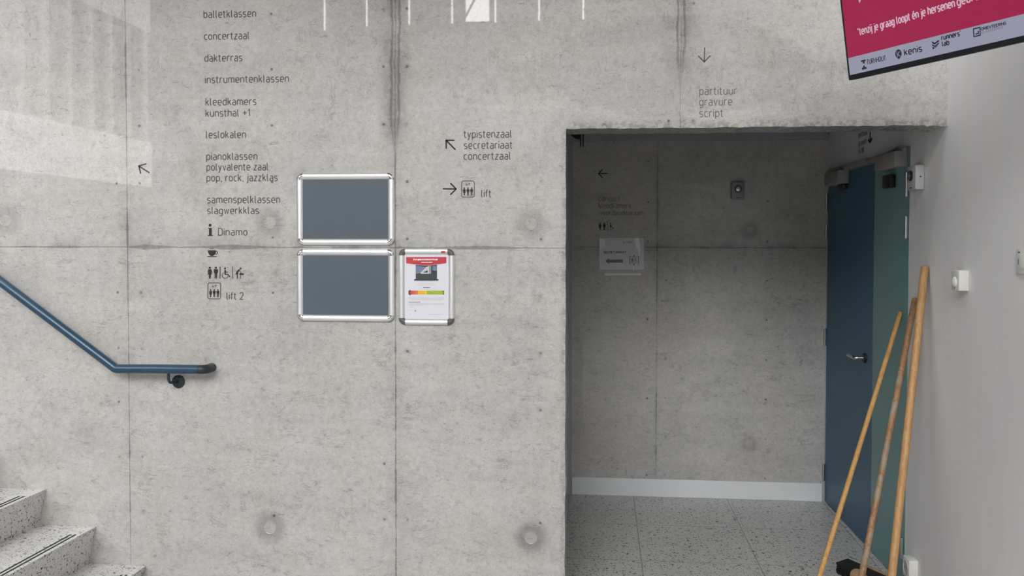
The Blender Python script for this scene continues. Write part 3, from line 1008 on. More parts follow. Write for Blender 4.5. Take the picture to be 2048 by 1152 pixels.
# the cup
a, b = FRONT.at(424, 514)
cup = thing('cup_pictogram', FRONT.p(a, b), 'black steaming coffee cup symbol below the letter i', 'pictogram')
P = Px(FRONT, 424, 514)
mb = MB()
px_poly(mb, P, [(415.6, 500.6)] + [(432.3, 500.6)] + [(424 + 8.3 * math.cos(math.radians(k)), 500.8 + 11.2 * math.sin(math.radians(k))) for k in range(0, 181, 15)])
mb.build('cup', M_BLK, cup)
mb = MB()
px_stroke(mb, P, [(432.0 + 3.0 * math.cos(math.radians(k)), 505.3 + 3.2 * math.sin(math.radians(k))) for k in range(-120, 121, 15)], 1.3)
mb.build('cup_handle', M_BLK, cup)
mb = MB()
px_stroke(mb, P, [(414.6, 513), (433.4, 513)], 1.6)
mb.build('saucer', M_BLK, cup)
for k in range(3):
    mb = MB()
    x = 421 + k * 2.5
    px_stroke(mb, P, [(x, 498.6), (x + .5, 496.5), (x - .2, 494.6)], 1.0)
    mb.build('steam', M_LETPALE, cup)


def lift_symbol(x, y, w, h, label):
    a, b = FRONT.at(x, y + h)
    th = thing('lift_pictogram', FRONT.p(a, b), label, 'pictogram')
    P = Px(FRONT, x, y)
    mb = MB()
    c = [(x + w / 2, y), (x + w, y), (x + w, y + h), (x, y + h), (x, y), (x + w / 2, y)]
    px_stroke(mb, P, c, 1.6, 3.4, closed=True)
    mb.build('border', M_LET, th)
    for cx, dr in ((x + w * .40, 1), (x + w * .61, -1)):
        mb = MB()
        y0, y1 = (y + h * .12, y + h * .28) if dr > 0 else (y + h * .28, y + h * .12)
        px_stroke(mb, P, [(cx, y0), (cx, y1)], .9)
        px_stroke(mb, P, [(cx - 2.6, y1 - 2.6 * dr), (cx, y1), (cx + 2.6, y1 - 2.6 * dr)], .9)
        mb.build('small_arrow', M_LET, th)
    for k, f in enumerate((.21, .5, .79)):
        mb = MB()
        (picto_woman if k == 0 else picto_man)(mb, P, x + w * f, y + h * .40, h * .50)
        mb.build('person_symbol', M_BLK, th)


lift_symbol(415.9, 565.8, 25.4, 31.8, 'framed black lift symbol of three figures beside the words lift 2')
lift_symbol(923.4, 362, 25.2, 32.2, 'framed black lift symbol of three figures at right arrow, beside the word lift')


# ------------------------------------------------------------------ snap frames
def snap_frame(x0, z0, x1, z1, label, cat, corner_mat, corner_len, chrome, wid=.0275, panel_mat=None, group=None, dep=.014):
    fr = FRONT
    th = thing('snap_frame', fr.p((x0 + x1) / 2, z0), label, cat, group)
    def prof(n=8):
        return [(wid * k / n, dep * (.30 + .70 * math.sin(PI * min(1, .10 + .86 * k / n)) ** .75)) for k in range(n + 1)]
    def rail(p, d, nrm, L, name):
        mb = MB()
        f = Frame(fr.p(p[0], p[1]), fr.u * nrm[0] + fr.v * nrm[1], fr.n)     # profile plane: across the rail, out of the wall
        ax = fr.u * d[0] + fr.v * d[1]
        pts = [(0, .0)] + prof() + [(wid, 0)]
        A = [mb.bm.verts.new(f.o + f.u * a + fr.n * h) for a, h in pts]
        B = [mb.bm.verts.new(f.o + f.u * a + fr.n * h + ax * L) for a, h in pts]
        n = len(pts)
        for i in range(n):
            mb.bm.faces.new((A[i], A[(i + 1) % n], B[(i + 1) % n], B[i]))
        mb.bm.faces.new(A)
        mb.bm.faces.new(B[::-1])
        mb.build(name, M_ALU, th, 40)
    c = corner_len
    W, H = x1 - x0, z1 - z0
    rail((x0 + c, z1), (1, 0), (0, -1), W - 2 * c, 'frame_rail')
    rail((x0 + c, z0), (1, 0), (0, 1), W - 2 * c, 'frame_rail')
    rail((x0, z0 + c), (0, 1), (1, 0), H - 2 * c, 'frame_rail')
    rail((x1, z0 + c), (0, 1), (-1, 0), H - 2 * c, 'frame_rail')
    for cx, cz, sx, sz in ((x0, z0, 1, 1), (x1, z0, -1, 1), (x1, z1, -1, -1), (x0, z1, 1, -1)):
        mb = MB()
        # quarter sweep of the rail's profile about the inner corner
        n, rmax = 8, c
        rings = []
        pr = [(0, 0)] + prof() + [(wid, 0)]
        for k in range(n + 1):
            a = PI / 2 * k / n
            ring = []
            for aa, h in pr:
                rr = c - aa
                if rr >= 0:
                    q = (cx + sx * (c - rr * math.cos(a)), cz + sz * (c - rr * math.sin(a)))
                else:
                    q = (cx + sx * (c - rr * (1 if k < n / 2 else 0)), cz + sz * (c - rr * (0 if k < n / 2 else 1)))
                    q = (cx + sx * (c - rr * math.cos(a)), cz + sz * (c - rr * math.sin(a)))
                ring.append(mb.bm.verts.new(fr.p(q[0], q[1], h * 1.06 + .0002)))
            rings.append(ring)
        m = len(pr)
        for A, B in zip(rings, rings[1:]):
            for i in range(m):
                try:
                    mb.bm.faces.new((A[i], A[(i + 1) % m], B[(i + 1) % m], B[i]))
                except ValueError:
                    pass
        mb.bm.faces.new(rings[0])
        mb.bm.faces.new(rings[-1][::-1])
        tag(mb.build('corner_cap', corner_mat, th, 40), 'polished metal corner' if chrome else 'dark grey plastic corner')
    mb = MB()
    mb.box((x0 + wid * .6, z0 + wid * .6, 0), (x1 - wid * .6, z1 - wid * .6, .0045), fr=fr)
    mb.build('back_panel', panel_mat or M_PANEL, th)
    return th


snap_frame(-1.3442, 1.5915, -.9066, 1.9072, 'empty landscape aluminium frame with slate blue panel, the upper of two', 'picture frame', M_CHROME, .0285, True)
snap_frame(-1.3450, 1.2560, -.9066, 1.5735, 'empty landscape aluminium frame with slate blue panel, directly below its twin', 'picture frame', M_CHROME, .0285, True)
f3 = snap_frame(-.8865, 1.2435, -.6408, 1.5769, 'upright aluminium frame with dark corners holding a printed certificate', 'picture frame', M_CORNER, .0295, False, wid=.0255, panel_mat=M_PAPER)
P = Px(FRONT, 886, 504)
mb = MB()
px_poly(mb, P, [(883.2, 501.6), (891.4, 501.6), (891.4, 506.2), (883.2, 506.2)], .0165, .010)
tag(mb.build('badge', M_REDLOGO, f3), 'small red badge on the top rail')

# certificate sheet (lies in the frame)
h0 = .0048
cert = thing('certificate', FRONT.p(-.764, 1.27, h0), 'white printed certificate with red banner and colour scale inside the small frame', 'certificate')
mb = MB()
mb.box((-.8605, 1.2700, h0), (-.6668, 1.5505, h0 + .0004), fr=FRONT)
mb.build('sheet', M_PAPER, cert)
PC = Px(FRONT, 853, 575)
SH = h0 + .0004


def cp(pts, name, mat, lab=None, hh=.0003):
    mb = MB()
    px_poly(mb, PC, pts, SH + hh, SH - .0001)
    o = mb.build(name, mat, cert)
    if lab:
        o['label'] = lab
    return o


cz = lambda x, y: (795 + x / 6.775, 490 + y / 6.775)      # close-up coordinates
R4 = lambda x0, y0, x1, y1: [cz(x0, y0), cz(x1, y0), cz(x1, y1), cz(x0, y1)]
cp([cz(120, 163), cz(665, 163), cz(665, 248), cz(400, 281), cz(120, 248)], 'banner', M_RED, 'red banner with white title')
PP = lambda q: PC(*q)
mb = MB()
text(mb, FRONT, 'Energieprestatiecertificaat', PP(cz(218, 207)), PP(cz(550, 207)), .0062, .0015, SH, SH + .0006, .30)
mb.build('title_text', M_WHITE, cert)
cp(R4(325, 230, 474, 239), 'subtitle_line', M_WHITE, None, .0006)
ph = cp([cz(250, 269), cz(330, 275), cz(400, 283), cz(470, 275), cz(538, 268), cz(538, 465), cz(250, 465)], 'photo_print', M_DKPRINT, 'dark photo of a white building', .0004)
M_SKYP = plain('photo_sky', (.16, .21, .33), .5, var=.3, scale=300)
M_BLDP = plain('photo_building', (.52, .55, .55), .5, var=.1, scale=300)
M_GRDP = plain('photo_ground', (.045, .055, .05), .5, var=.4, scale=400)
for pts, mt, hh in (([cz(252, 280), cz(330, 290), cz(380, 300), cz(310, 380), cz(252, 392)], M_SKYP, .0006), ([cz(478, 285), cz(536, 285), cz(536, 350), cz(478, 345)], M_SKYP, .0006),
                    ([cz(310, 380), cz(385, 302), cz(438, 282), cz(438, 390), cz(325, 390)], M_BLDP, .0007), ([cz(345, 372), cz(412, 342), cz(412, 374)], M_DKPRINT, .0009),
                    ([cz(252, 395), cz(536, 395), cz(536, 462), cz(252, 462)], M_GRDP, .0006), ([cz(450, 284), cz(458, 284), cz(458, 390), cz(450, 390)], M_BLDP, .0008)):
    mb = MB()
    px_poly(mb, PC, pts, SH + hh, SH + .0003)
    mb.build('photo_shape', mt, ph)
cp(R4(230, 461, 558, 482), 'photo_base', M_DKPRINT, None, .0010)
for x0, y0, x1, hh in ((312, 496, 475, 3), (298, 517, 492, 3), (260, 537, 520, 3), (292, 596, 520, 3), (150, 714, 636, 3), (150, 730, 636, 3), (150, 742, 590, 3),
                       (150, 792, 640, 3), (150, 803, 632, 3), (150, 814, 340, 3), (150, 846, 230, 3), (150, 878, 212, 3), (415, 938, 626, 4), (160, 938, 182, 4)):
    cp(R4(x0, y0, x1, y0 + hh), 'text_line', M_GREYLINE)
cp(R4(350, 573, 442, 581), 'heading_line', M_DKPRINT)
cp(R4(150, 772, 312, 778), 'heading_line', M_DKPRINT)
for k, (x0, x1, c) in enumerate(((152, 172, (.22, .02, .06)), (172, 200, (.50, .06, .07)), (200, 240, (.60, .12, .06)), (240, 280, (.62, .20, .06)), (280, 335, (.78, .46, .03)),
                                 (335, 380, (.80, .47, .04)), (380, 398, (.78, .62, .05)), (398, 615, (.36, .45, .04)), (615, 636, (.26, .38, .05)))):
    cp(R4(x0, 617, x1, 670), 'scale_segment', plain('scale_print_%d' % k, c, .6))
for c in ((172, 618), (172, 672)):
    mb = MB()
    px_disc(mb, PC, cz(*c), 1.4, SH + .0007, 14, SH)
    mb.build('scale_pointer', M_DKPRINT, cert)
for c in ((626, 629), (626, 661)):
    mb = MB()
    px_disc(mb, PC, cz(*c), 1.2, SH + .0007, 14, SH)
    mb.build('scale_pointer', M_DKPRINT, cert)
mb = MB()
px_stroke(mb, PC, [cz(238, 882), cz(246, 905), cz(250, 884), cz(256, 880), cz(244, 896)], .6, 0, SH + .0006)
mb.build('signature', M_DKPRINT, cert)

# ------------------------------------------------------------------ paper sign in the recess
sz = lambda x, y: (1180 + x / 6.063, 380 + y / 6.063)
PS = Px(BACK, 1242, 508)
a, b = PS(1242, 540)
sg = thing('paper_sign', BACK.p(a, b), 'paper sign reading SECRETARIAAT with a left arrow, taped to the recess wall', 'sign')
mb = MB()
px_poly(mb, PS, [sz(110, 585), sz(655, 583), sz(653, 965), sz(113, 963)], .003, .0005)
mb.build('sheet', plain('grey_white_paper', (.80, .80, .85), .5, var=.03), sg)
t = NT('clear_film')
p_, x_, y_, z_ = t.pos()
t.set(Base_Color=(.9, .9, .9), Roughness=.12, Alpha=.14)
t.bump(t.noise(p_, 16, 3, .6, 1.5), .6, .006)
mb = MB()
px_poly(mb, PS, [sz(98, 576), sz(663, 574), sz(660, 975), sz(106, 972)], .0048, .0042)
tag(mb.build('plastic_sleeve', t.mat, sg), 'clear plastic sleeve')
M_SGN = plain('sign_print', (.018, .018, .022), .6)
mb = MB()
text(mb, BACK, 'SECRETARIAAT', PS(*sz(165, 772)), PS(*sz(440, 768)), .0130, .0036, .0028, .0036, .26)
mb.build('sign_text', M_SGN, sg)
mb = MB()
px_poly(mb, PS, [sz(185, 862), sz(232, 826), sz(232, 845), sz(398, 843), sz(398, 882), sz(232, 880), sz(232, 898)], .0036, .0028)
mb.build('arrow_symbol', M_SGN, sg)
mb = MB()
for pts, tt in (([sz(483, 797), sz(483, 902)], 1.6), ([sz(588, 797), sz(588, 900)], 1.6), ([sz(498, 812), sz(570, 812)], .8), ([sz(498, 890), sz(575, 890)], .8)):
    px_stroke(mb, PS, pts, tt, 0, .0036)
px_poly(mb, PS, [sz(520, 805), sz(546, 805), sz(533, 785)], .0036, .0028)
px_poly(mb, PS, [sz(520, 898), sz(546, 898), sz(533, 918)], .0036, .0028)
picto_man(mb, PS, sz(512, 0)[0], sz(0, 822)[1], 9.5)
px_stroke(mb, PS, [sz(530, 826), sz(530, 880)], .5, 0, .0036)
picto_chair(mb, PS, sz(536, 0)[0], sz(0, 824)[1], 9.0)
for v in mb.bm.verts:
    if (v.co - BACK.o).dot(BACK.n) < .001:
        v.co += BACK.n * (.0034 - (v.co - BACK.o).dot(BACK.n) * 0 - .0006 + (.0006 if (v.co - BACK.o).dot(BACK.n) > .0004 else 0))
mb.build('lift_symbol', M_SGN, sg)
mb = MB()
text(mb, BACK, 'DE WERFT', PS(*sz(400, 648)), PS(*sz(520, 646)), .0085, .0016, .0028, .0036, .26)
px_stroke(mb, PS, [sz(225, 608), sz(395, 604)], .6, 0, .0036)
mb.build('header_text', M_SGN, sg)
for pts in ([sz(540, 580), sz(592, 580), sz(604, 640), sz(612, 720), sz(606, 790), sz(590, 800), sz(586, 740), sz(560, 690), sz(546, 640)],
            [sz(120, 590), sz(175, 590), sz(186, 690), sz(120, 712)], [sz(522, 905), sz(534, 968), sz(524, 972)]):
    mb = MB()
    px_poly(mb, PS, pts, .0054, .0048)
    mb.build('tape', M_TAPE_GLARE, sg)  # tape pieces that mostly paint the sleeve's white glare as colour
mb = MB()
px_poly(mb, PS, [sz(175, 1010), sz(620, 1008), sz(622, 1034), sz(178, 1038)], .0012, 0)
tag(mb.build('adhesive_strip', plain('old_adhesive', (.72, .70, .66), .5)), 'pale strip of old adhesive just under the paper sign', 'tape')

# ------------------------------------------------------------------ door holder magnets, sensor, switch, socket
def holder(fr, a0, b0, a1, b1, d, label):
    th = thing('door_holder_magnet', fr.p((a0 + a1) / 2, b0), label, 'door holder', 'door holder magnets')
    mb = MB()
    mb.box((a0, b0, 0), (a1, b1, d), .008, fr)
    mb.build('housing', M_GPLAST if fr is RIGHT else M_DGPLAST, th, 35)
    ca, cb = (a0 + a1) / 2, b0 + (b1 - b0) * .58
    mb = MB()
    o = fr.p(ca, cb, d)
    r = .023
    mb.lathe(o - fr.n * .002, fr.n, [(0, r), (.008, r), (.010, r - .002), (.010, r - .007), (.008, r - .008)], 28)
    tag(mb.build('magnet_ring', M_GLASSBLK, th, 40), 'black round ring')
    mb = MB()
    mb.lathe(o - fr.n * .002, fr.n, [(0, r - .008), (.0095, r - .008), (.011, r - .010), (.011, .004), (.0125, .003)], 24)
    mb.build('magnet_core', M_STEEL, th, 40)
    mb = MB()
    mb.box((ca - .012, b0 + .008, d - .001), (ca + .012, b0 + .012, d + .0008), fr=fr)
    mb.build('slot', M_BLACK, th)
    if fr is RIGHT:
        mb = MB()
        f2 = Frame(fr.p(a1, b0), -fr.n, (0, 0, 1))
        mb.disc(f2, (-d * .45, (b1 - b0) * .52), .0035, -.001, .0012, 14)
        mb.build('key_hole', M_BLACK, th)
    return th


a0, b0 = BACK.at(1461.5, 399)
a1, b1 = BACK.at(1488, 364)
holder(BACK, a0, b0, a1, b1, .035, 'grey square door holder magnet with round ring on the recess back wall')
ya = RIGHT.at(1850, 355)[0]
holder(RIGHT, ya - .105, RIGHT.at(1850, 379)[1], ya, RIGHT.at(1850, 329)[1], .042, 'pale grey door holder magnet on the right wall beside the teal door')

ps = thing('motion_sensor', RIGHT.p(RIGHT.at(1938, 560)[0] - .04, RIGHT.at(1938, 582)[1]), 'small white box sensor with a round bump on the right wall above the brooms', 'sensor')
aa = RIGHT.at(1938, 560)[0]
b0, b1 = RIGHT.at(1938, 582)[1], RIGHT.at(1938, 541)[1]
mb = MB()
mb.box((aa - .075, b0, 0), (aa, b1, .038), .003, RIGHT)
mb.build('housing', M_WPLAST, ps, 35)
mb = MB()
mb.lathe(RIGHT.p(aa - .040, b0 + .034, .036), RIGHT.n, [(0, .021), (.004, .0205), (.008, .017), (.011, .010), (.012, .001)], 24)
mb.build('lens_dome', M_WPLAST, ps, 60)
mb = MB()
mb.disc(RIGHT, (aa - .040, b0 + .008), .003, .037, .0386, 12)
mb.build('indicator', M_BLACK, ps)

aa = RIGHT.at(2037.5, 520)[0]
b0, b1 = RIGHT.at(2037.5, 547)[1], RIGHT.at(2037.5, 497)[1]
sw = thing('light_switch', RIGHT.p(aa + .045, b0), 'white light switch plate at the right edge of the right wall', 'switch')
mb = MB()
mb.box((aa, b0, 0), (aa + .086, b1, .010), .003, RIGHT)
mb.build('plate', M_WPLAST, sw, 35)
mb = MB()
mb.box((aa + .015, b0 + .018, .009), (aa + .071, b1 - .018, .0135), .002, RIGHT)
mb.build('rocker', M_WPLAST, sw, 35)
mb = MB()
mb.box((aa + .0265, b0 + .032, .0130), (aa + .029, b0 + .050, .0142), fr=RIGHT)
mb.build('mark', M_DKPRINT, sw)
mb = MB()
mb.box((aa + .018, b1 - .015, .0095), (aa + .030, b1 - .011, .0108), fr=RIGHT)
mb.build('name_tab', M_DKPRINT, sw)

aa = RIGHT.at(1836.5, 1140)[0]
b1 = RIGHT.at(1836.5, 1122)[1]
so = thing('wall_socket', RIGHT.p(aa - .05, b1 - .09), 'white surface power socket low on the right wall by the brooms', 'socket')
mb = MB()
mb.box((aa - .085, b1 - .09, 0), (aa, b1, .040), .004, RIGHT)
mb.build('housing', M_WPLAST, so, 35)
mb = MB()
mb.lathe(RIGHT.p(aa - .042, b1 - .045, .039), RIGHT.n, [(0, .034), (.004, .033), (.004, .029), (.0012, .027), (.0012, .001)], 28)
mb.build('socket_ring', M_GPLAST, so, 40)
for k in (-.0095, .0095):
    mb = MB()
    mb.disc(RIGHT, (aa - .042 + k, b1 - .045), .003, .039, .0412, 12)
    mb.build('pin_hole', M_BLACK, so)

# dark bracket in the top left corner of the recess
br = thing('hanging_bracket', (-.20, BD - .05, 2.25), 'black bracket with two thin rods in the top left corner of the recess', 'bracket')
FB = Frame((0, BD - .05, 0), (1, 0, 0))
PB = Px(FB, 1150, 280)
mb = MB()
px_poly(mb, PB, [(1141, 268), (1162, 268), (1161.5, 280), (1152, 278), (1144, 273)], .02, 0)
mb.build('plate', M_BLACK, br)
for x in (1161.2, 1166.5):
    mb = MB()
    a, b = PB(x, 268)
    a2, b2 = PB(x, 294)
    mb.tube([FB.p(a, b, .01), FB.p(a2, b2, .01)], .0035, 10)
    mb.build('rod', M_BLACK, br, 40)

# ------------------------------------------------------------------ doors
def dA(x, y):
    return DOORS.at(x, y)
a_meet = dA(1745, 700)[0]
a_hf = -(BD - 4.6445) + .012
a_hn = -(4.41 - 4.6445) + .003
DTOP = 2.012
doors = {}
for name, x0, x1, mat in (('door_1', a_hf, a_meet - .002, M_DOOR1), ('door_2', a_meet + .002, a_hn, M_DOOR2)):
    d = thing(name, DOORS.p(x0, 0), kind='structure')
    mb = MB()
    mb.box((x0, .006, -.045), (x1, DTOP, 0), .002, DOORS)
    mb.build('door_leaf', mat, d)
    doors[name] = d
# frame head and slide rails
hd = MB()
hd.box((a_hf - .01, DTOP + .004, -.06), (a_hn, DT, .006), .002, DOORS)
struct(hd, 'trim_3', plain('door_frame_paint', (.20, .20, .20), .5))
jb = MB()
jb.box((a_hf - .022, 0, -.06), (a_hf - .003, DT, .003), .001, DOORS)
struct(jb, 'trim_4', plain('pale_jamb_paint', (.42, .42, .43), .5))
for dn, xs, ys in (('door_1', 1647.5, ((388, 422), (449, 476), (657, 690), (927, 960))), ('door_2', 1814.5, ((346, 394), (433, 477), (1081, 1123)))):
    for (y0, y1) in ys:
        if dn == 'door_1':
            a = a_hf - .004
            bb0, bb1 = BACK.at(1645, y1)[1], BACK.at(1645, y0)[1]
        else:
            a = a_hn - .014
            bb0, bb1 = DOORS.at(1813, y1)[1], DOORS.at(1813, y0)[1]
        mb = MB()
        mb.tube([DOORS.p(a, bb0, .008), DOORS.p(a, (bb0 + bb1) / 2 - .002, .008)], .0085, 14)
        mb.tube([DOORS.p(a, (bb0 + bb1) / 2 + .002, .008), DOORS.p(a, bb1, .008)], .0085, 14)
        mb.tube([DOORS.p(a, bb0 + .002, .008), DOORS.p(a, bb1 - .002, .008)], .0065, 12)
        mb.build('hinge', M_STEEL, doors[dn], 40)
for dn, (fx0, fx1), zt in (('door_1', (1678, 1703), 0), ('door_2', (1771, 1797), 0)):
    a0, a1 = dA(fx0, 360)[0], dA(fx1, 360)[0]
    ym = 363 if dn == 'door_2' else 368
    bb = dA((fx0 + fx1) / 2, ym)[1]
    a0, a1 = (a0 + a1) / 2 - .06, (a0 + a1) / 2 + .06
    mb = MB()
    mb.box((a0, bb - .032, 0), (a1, bb + .032, .028), .004, DOORS)
    mb.build('armature_plate', M_BLACK, doors[dn], 35)
# closers: a long box on each leaf, arm and slide rail on the frame
for dn, ac, ln_, zt in (('door_1', -(5.40 - 4.6445), .30, 2.000), ('door_2', -(4.43 - 4.6445), .30, 2.012)):
    b1 = zt + .02
    b0 = b1 - (.072 if dn == 'door_2' else .075)
    mb = MB()
    mb.box((ac - ln_, b0, 0), (ac, b1, .062), .004, DOORS)
    c = mb.build('door_closer', M_CLOSER, doors[dn], 35)
    mb = MB()
    p0 = DOORS.p(ac - .06, b1 + .004, .03)
    p1 = DOORS.p(ac - .34, DT - .012, .02)
    mb.tube([p0, p0 + V((0, 0, .012)), p1], .007, 10)
    mb.build('closer_arm', M_STEELDK, c, 40)
    mb = MB()
    ra = (a_hf + .05, a_meet - .1) if dn == 'door_1' else (a_meet - .05, a_hn - .02)
    mb.box((ra[0], DT - .030, .006), (ra[1], DT - .004, .026), .002, DOORS)
    mb.build('slide_rail', M_CLOSER, c, 35)
# lever handle
ha, hb = dA(1730, 716)
mb = MB()
mb.lathe(DOORS.p(ha, hb, 0), DOORS.n, [(0, .026), (.008, .026), (.010, .023), (.010, .001)], 28)
hn = mb.build('handle_rose', M_BLACK, doors['door_1'], 40)
mb = MB()
mb.tube(arcs([DOORS.p(ha, hb, .006), DOORS.p(ha, hb, .055), DOORS.p(ha - .115, hb + .002, .055)], .015), .0095, 14)
mb.build('handle_lever', M_STEEL, hn, 50)

# ------------------------------------------------------------------ handrail
RO = .0725                                    # tube centre in front of the wall
FR_ = Frame((0, WD - RO, 0), (1, 0, 0))
hr = thing('handrail', FRONT.p(-2.15, 1.04), 'dark blue tubular handrail fixed to the concrete wall above the stair', 'handrail')
p0 = FR_.at(232, 737.5)
p1 = FR_.at(399, 739)
ps_ = FR_.at(0, 562)
sl = ((ps_[1] - p0[1]) / (ps_[0] - p0[0]))
far = (p0[0] - 2.6, p0[1] - 2.6 * sl)
mb = MB()
c3 = lambda q: FR_.p(q[0], q[1])
path = arcs([c3(far), c3(p0), c3(((p0[0] + p1[0]) / 2, p1[1]))], .03, 6)
path += [c3((p1[0] - .004, p1[1]))]
mb.tube(path, .0205, 28)
mb.build('rail_tube', M_RAIL, hr, 60)
mb = MB()
q1 = c3((p1[0] - .006, p1[1]))
mb.tube(arcs([q1, c3((p1[0] + .026, p1[1])), FRONT.p(p1[0] + .026, p1[1], 0)], .024, 8), .0203, 24)
tag(mb.build('end_return', M_RAILDK, hr, 60), 'dark end bending back to the wall')
for (bx, by) in ((FR_.at(337, 748)[0], p1[1]), (p0[0] - 1.1, p0[1] - 1.1 * sl)):
    mb = MB()
    mb.tube(arcs([FR_.p(bx, by - .015), FR_.p(bx, by - .062), FRONT.p(bx + .008, by - .066, .02), FRONT.p(bx + .012, by - .066, 0)], .022, 6), .0065, 14)
    mb.build('bracket_rod', M_RAILDK, hr, 50)
    mb = MB()
    mb.lathe(FRONT.p(bx + .012, by - .066, 0), FRONT.n, [(0, .0295), (.005, .0295), (.007, .027), (.0075, .001)], 30)
    mb.build('wall_plate', M_RAILDK, hr, 40)

# ------------------------------------------------------------------ staircase
st = thing('staircase', (-2.06, 3.3, 0), 'speckled terrazzo staircase rising to the left along the concrete wall', 'staircase')
SW = 2.35
nose = [(-2.0596, .1327), (-2.2967, .304), (-2.5359, .4688)]
for k in range(5):
    nose.append((nose[-1][0] - .239, nose[-1][1] + .168))
for i, (xn, zt) in enumerate(nose):
    zb = nose[i - 1][1] if i else 0
    xb = nose[i + 1][0] - .036 if i + 1 < len(nose) else LEFT_X + .002
    F2 = Frame((0, WD - .001, 0), (1, 0, 0))
    mb = MB()
    # slope of the nosing: slightly nearer steps stand further right
    mb.prism(F2, [(xn, zt), (xn - .001, zt - .006), (xn - .036, zb), (xn - .036, 0), (xb, 0), (xb, zt)], 0, WD - SW)
    sp = mb.build('step', M_STEP, st)
    mb = MB()
    for o in (.020, .042):
        mb.box((xn - o - .009, SW + .05, zt - .004), (xn - o, WD - .125, zt + .0012))
    tag(mb.build('anti_slip_strip', M_GROOVE, sp), 'pair of dark anti slip lines')

# ------------------------------------------------------------------ television
TVO = V((.8173, 3.2, 2.1473))
U = V((.4801, -.8772, 0))
n0 = V((-.8772, -.4801, 0))
TILT = math.radians(9)
UPT = V((0, 0, 1)) * math.cos(TILT) + n0 * math.sin(TILT)
TV = Frame(TVO, U, UPT)
TW, THH = .965, .555
tv = thing('television', TVO + U * TW / 2, 'wall mounted flat television showing a pink advert, tilted in the upper right corner', 'television')
mb = MB()
mb.box((0, 0, -.03), (TW, THH, 0), .003, TV)
mb.box((TW * .2, THH * .2, -.05), (TW * .8, THH * .8, -.03), .006, TV)
mb.build('casing', plain('black_tv_plastic', (.009, .009, .016), .5, Specular_IOR_Level=.3), tv, 35)
BZ = .010
E_PINK = emit('screen_pink', (.33, .008, .062), 1.0)
E_LIL = emit('screen_pale', (.30, .30, .40), 1.0)
E_DK = emit('screen_dark', (.018, .018, .035), 1.0)
E_DKS = emit('screen_grey', (.14, .14, .19), 1.0)
E_TXT = emit('screen_text', (.62, .42, .52), 1.0)
hs = .001
mb = MB()
zb = TV.at(1694.5, 117)[1]
mb.box((BZ, .016, -.002), (TW - BZ, zb, hs), fr=TV)
mb.build('screen_strip', E_LIL, tv)
mb = MB()
mb.box((BZ, zb, -.002), (TW - BZ, THH - BZ, hs), fr=TV)
scr = mb.build('screen', E_PINK, tv)
T8 = lambda x, y: TV.at(1600 + x / 3.839, y / 3.839)
def tvtext(s, q0, q1, xh, t, mat, name='screen_text'):
    mb = MB()
    text(mb, TV, s, T8(*q0), T8(*q1), xh, t, hs - .0005, hs + .0004, .28)
    mb.build(name, mat, scr)
q0, q1 = T8(462, 273), T8(1197, 52)
L = (V(q1) - V(q0)).length
tvtext('*tenzij je graag loopt \u00e9n je hersenen', (446, 277), (1195, 55), .0195, .0040, E_TXT)
tvtext('gebruikt', (1208, 50), (1460, -27), .0195, .0040, E_TXT)
mb = MB()
mb.stroke(TV, [T8(400, -220), T8(461, -8), T8(560, -260)], .012, hs - .0005, hs + .0004)
mb.build('screen_text', E_TXT, scr)
# logos
logos = thing('unused', (0, 0, 0)) if False else None
def tvpoly(polys, name, mat=E_DK):
    mb = MB()
    for p in polys:
        mb.prism(TV, [T8(*q) for q in p], hs - .0005, hs + .0004)
    mb.build(name, mat, scr)
tvpoly([[(470, 464), (505, 456), (507, 468), (497, 471), (500, 486), (486, 489), (483, 474), (472, 477)],
        [(488, 504), (498, 502), (500, 514), (512, 514), (515, 528), (480, 536), (476, 522), (486, 518)]], 'logo_mark')
tvtext('TURNHOUT', (516, 497), (664, 464), .0125, .0022, E_DK, 'logo_text')
mb = MB()
cc = T8(758, 413)
rr = (V(T8(785, 407)) - V(cc)).length
mb.disc(TV, cc, .0125, hs - .0005, hs + .0004, 28, .0135)
mb.prism(TV, [T8(748, 440), T8(772, 436), T8(762, 456)], hs - .0005, hs + .0004)
lg = mb.build('logo_mark', E_DK, scr)
mb = MB()
for pts in ([(745, 395), (752, 440)], [(768, 392), (752, 415), (774, 432)], [(760, 400), (757, 410)], [(764, 430), (756, 418)]):
    mb.stroke(TV, [T8(*q) for q in pts], .0016, hs, hs + .0007)
mb.build('logo_detail', E_LIL, lg)
tvtext('kenis', (803, 430), (942, 397), .0165, .0036, E_DK, 'logo_text')
tvpoly([[(1015, 316), (1036, 328), (1068, 305), (1070, 318), (1036, 342), (1016, 331)], [(1016, 338), (1036, 350), (1070, 325), (1068, 338), (1037, 362), (1018, 352)],
        [(1018, 358), (1034, 366), (1062, 346), (1056, 356), (1022, 380)]], 'logo_mark')
tvtext("runners'", (1088, 312), (1240, 276), .0125, .0030, E_DK, 'logo_text')
tvtext('lab', (1093, 358), (1150, 346), .0125, .0030, E_DK, 'logo_text')
mb = MB()
mb.stroke(TV, [T8(1334, 222), T8(1384, 210), T8(1386, 270), T8(1338, 281)], .0034, hs - .0005, hs + .0004, True)
mb.stroke(TV, [T8(1350, 262), T8(1372, 255), T8(1371, 236)], .0034, hs - .0005, hs + .0004)
mb.build('logo_mark', E_DK, scr)
tvtext('ORIENTEERING', (1394, 236), (1586, 188), .0068, .0018, E_DK, 'logo_text')
tvtext('VLAANDEREN', (1396, 260), (1562, 218), .0058, .0008, E_DKS, 'logo_text')
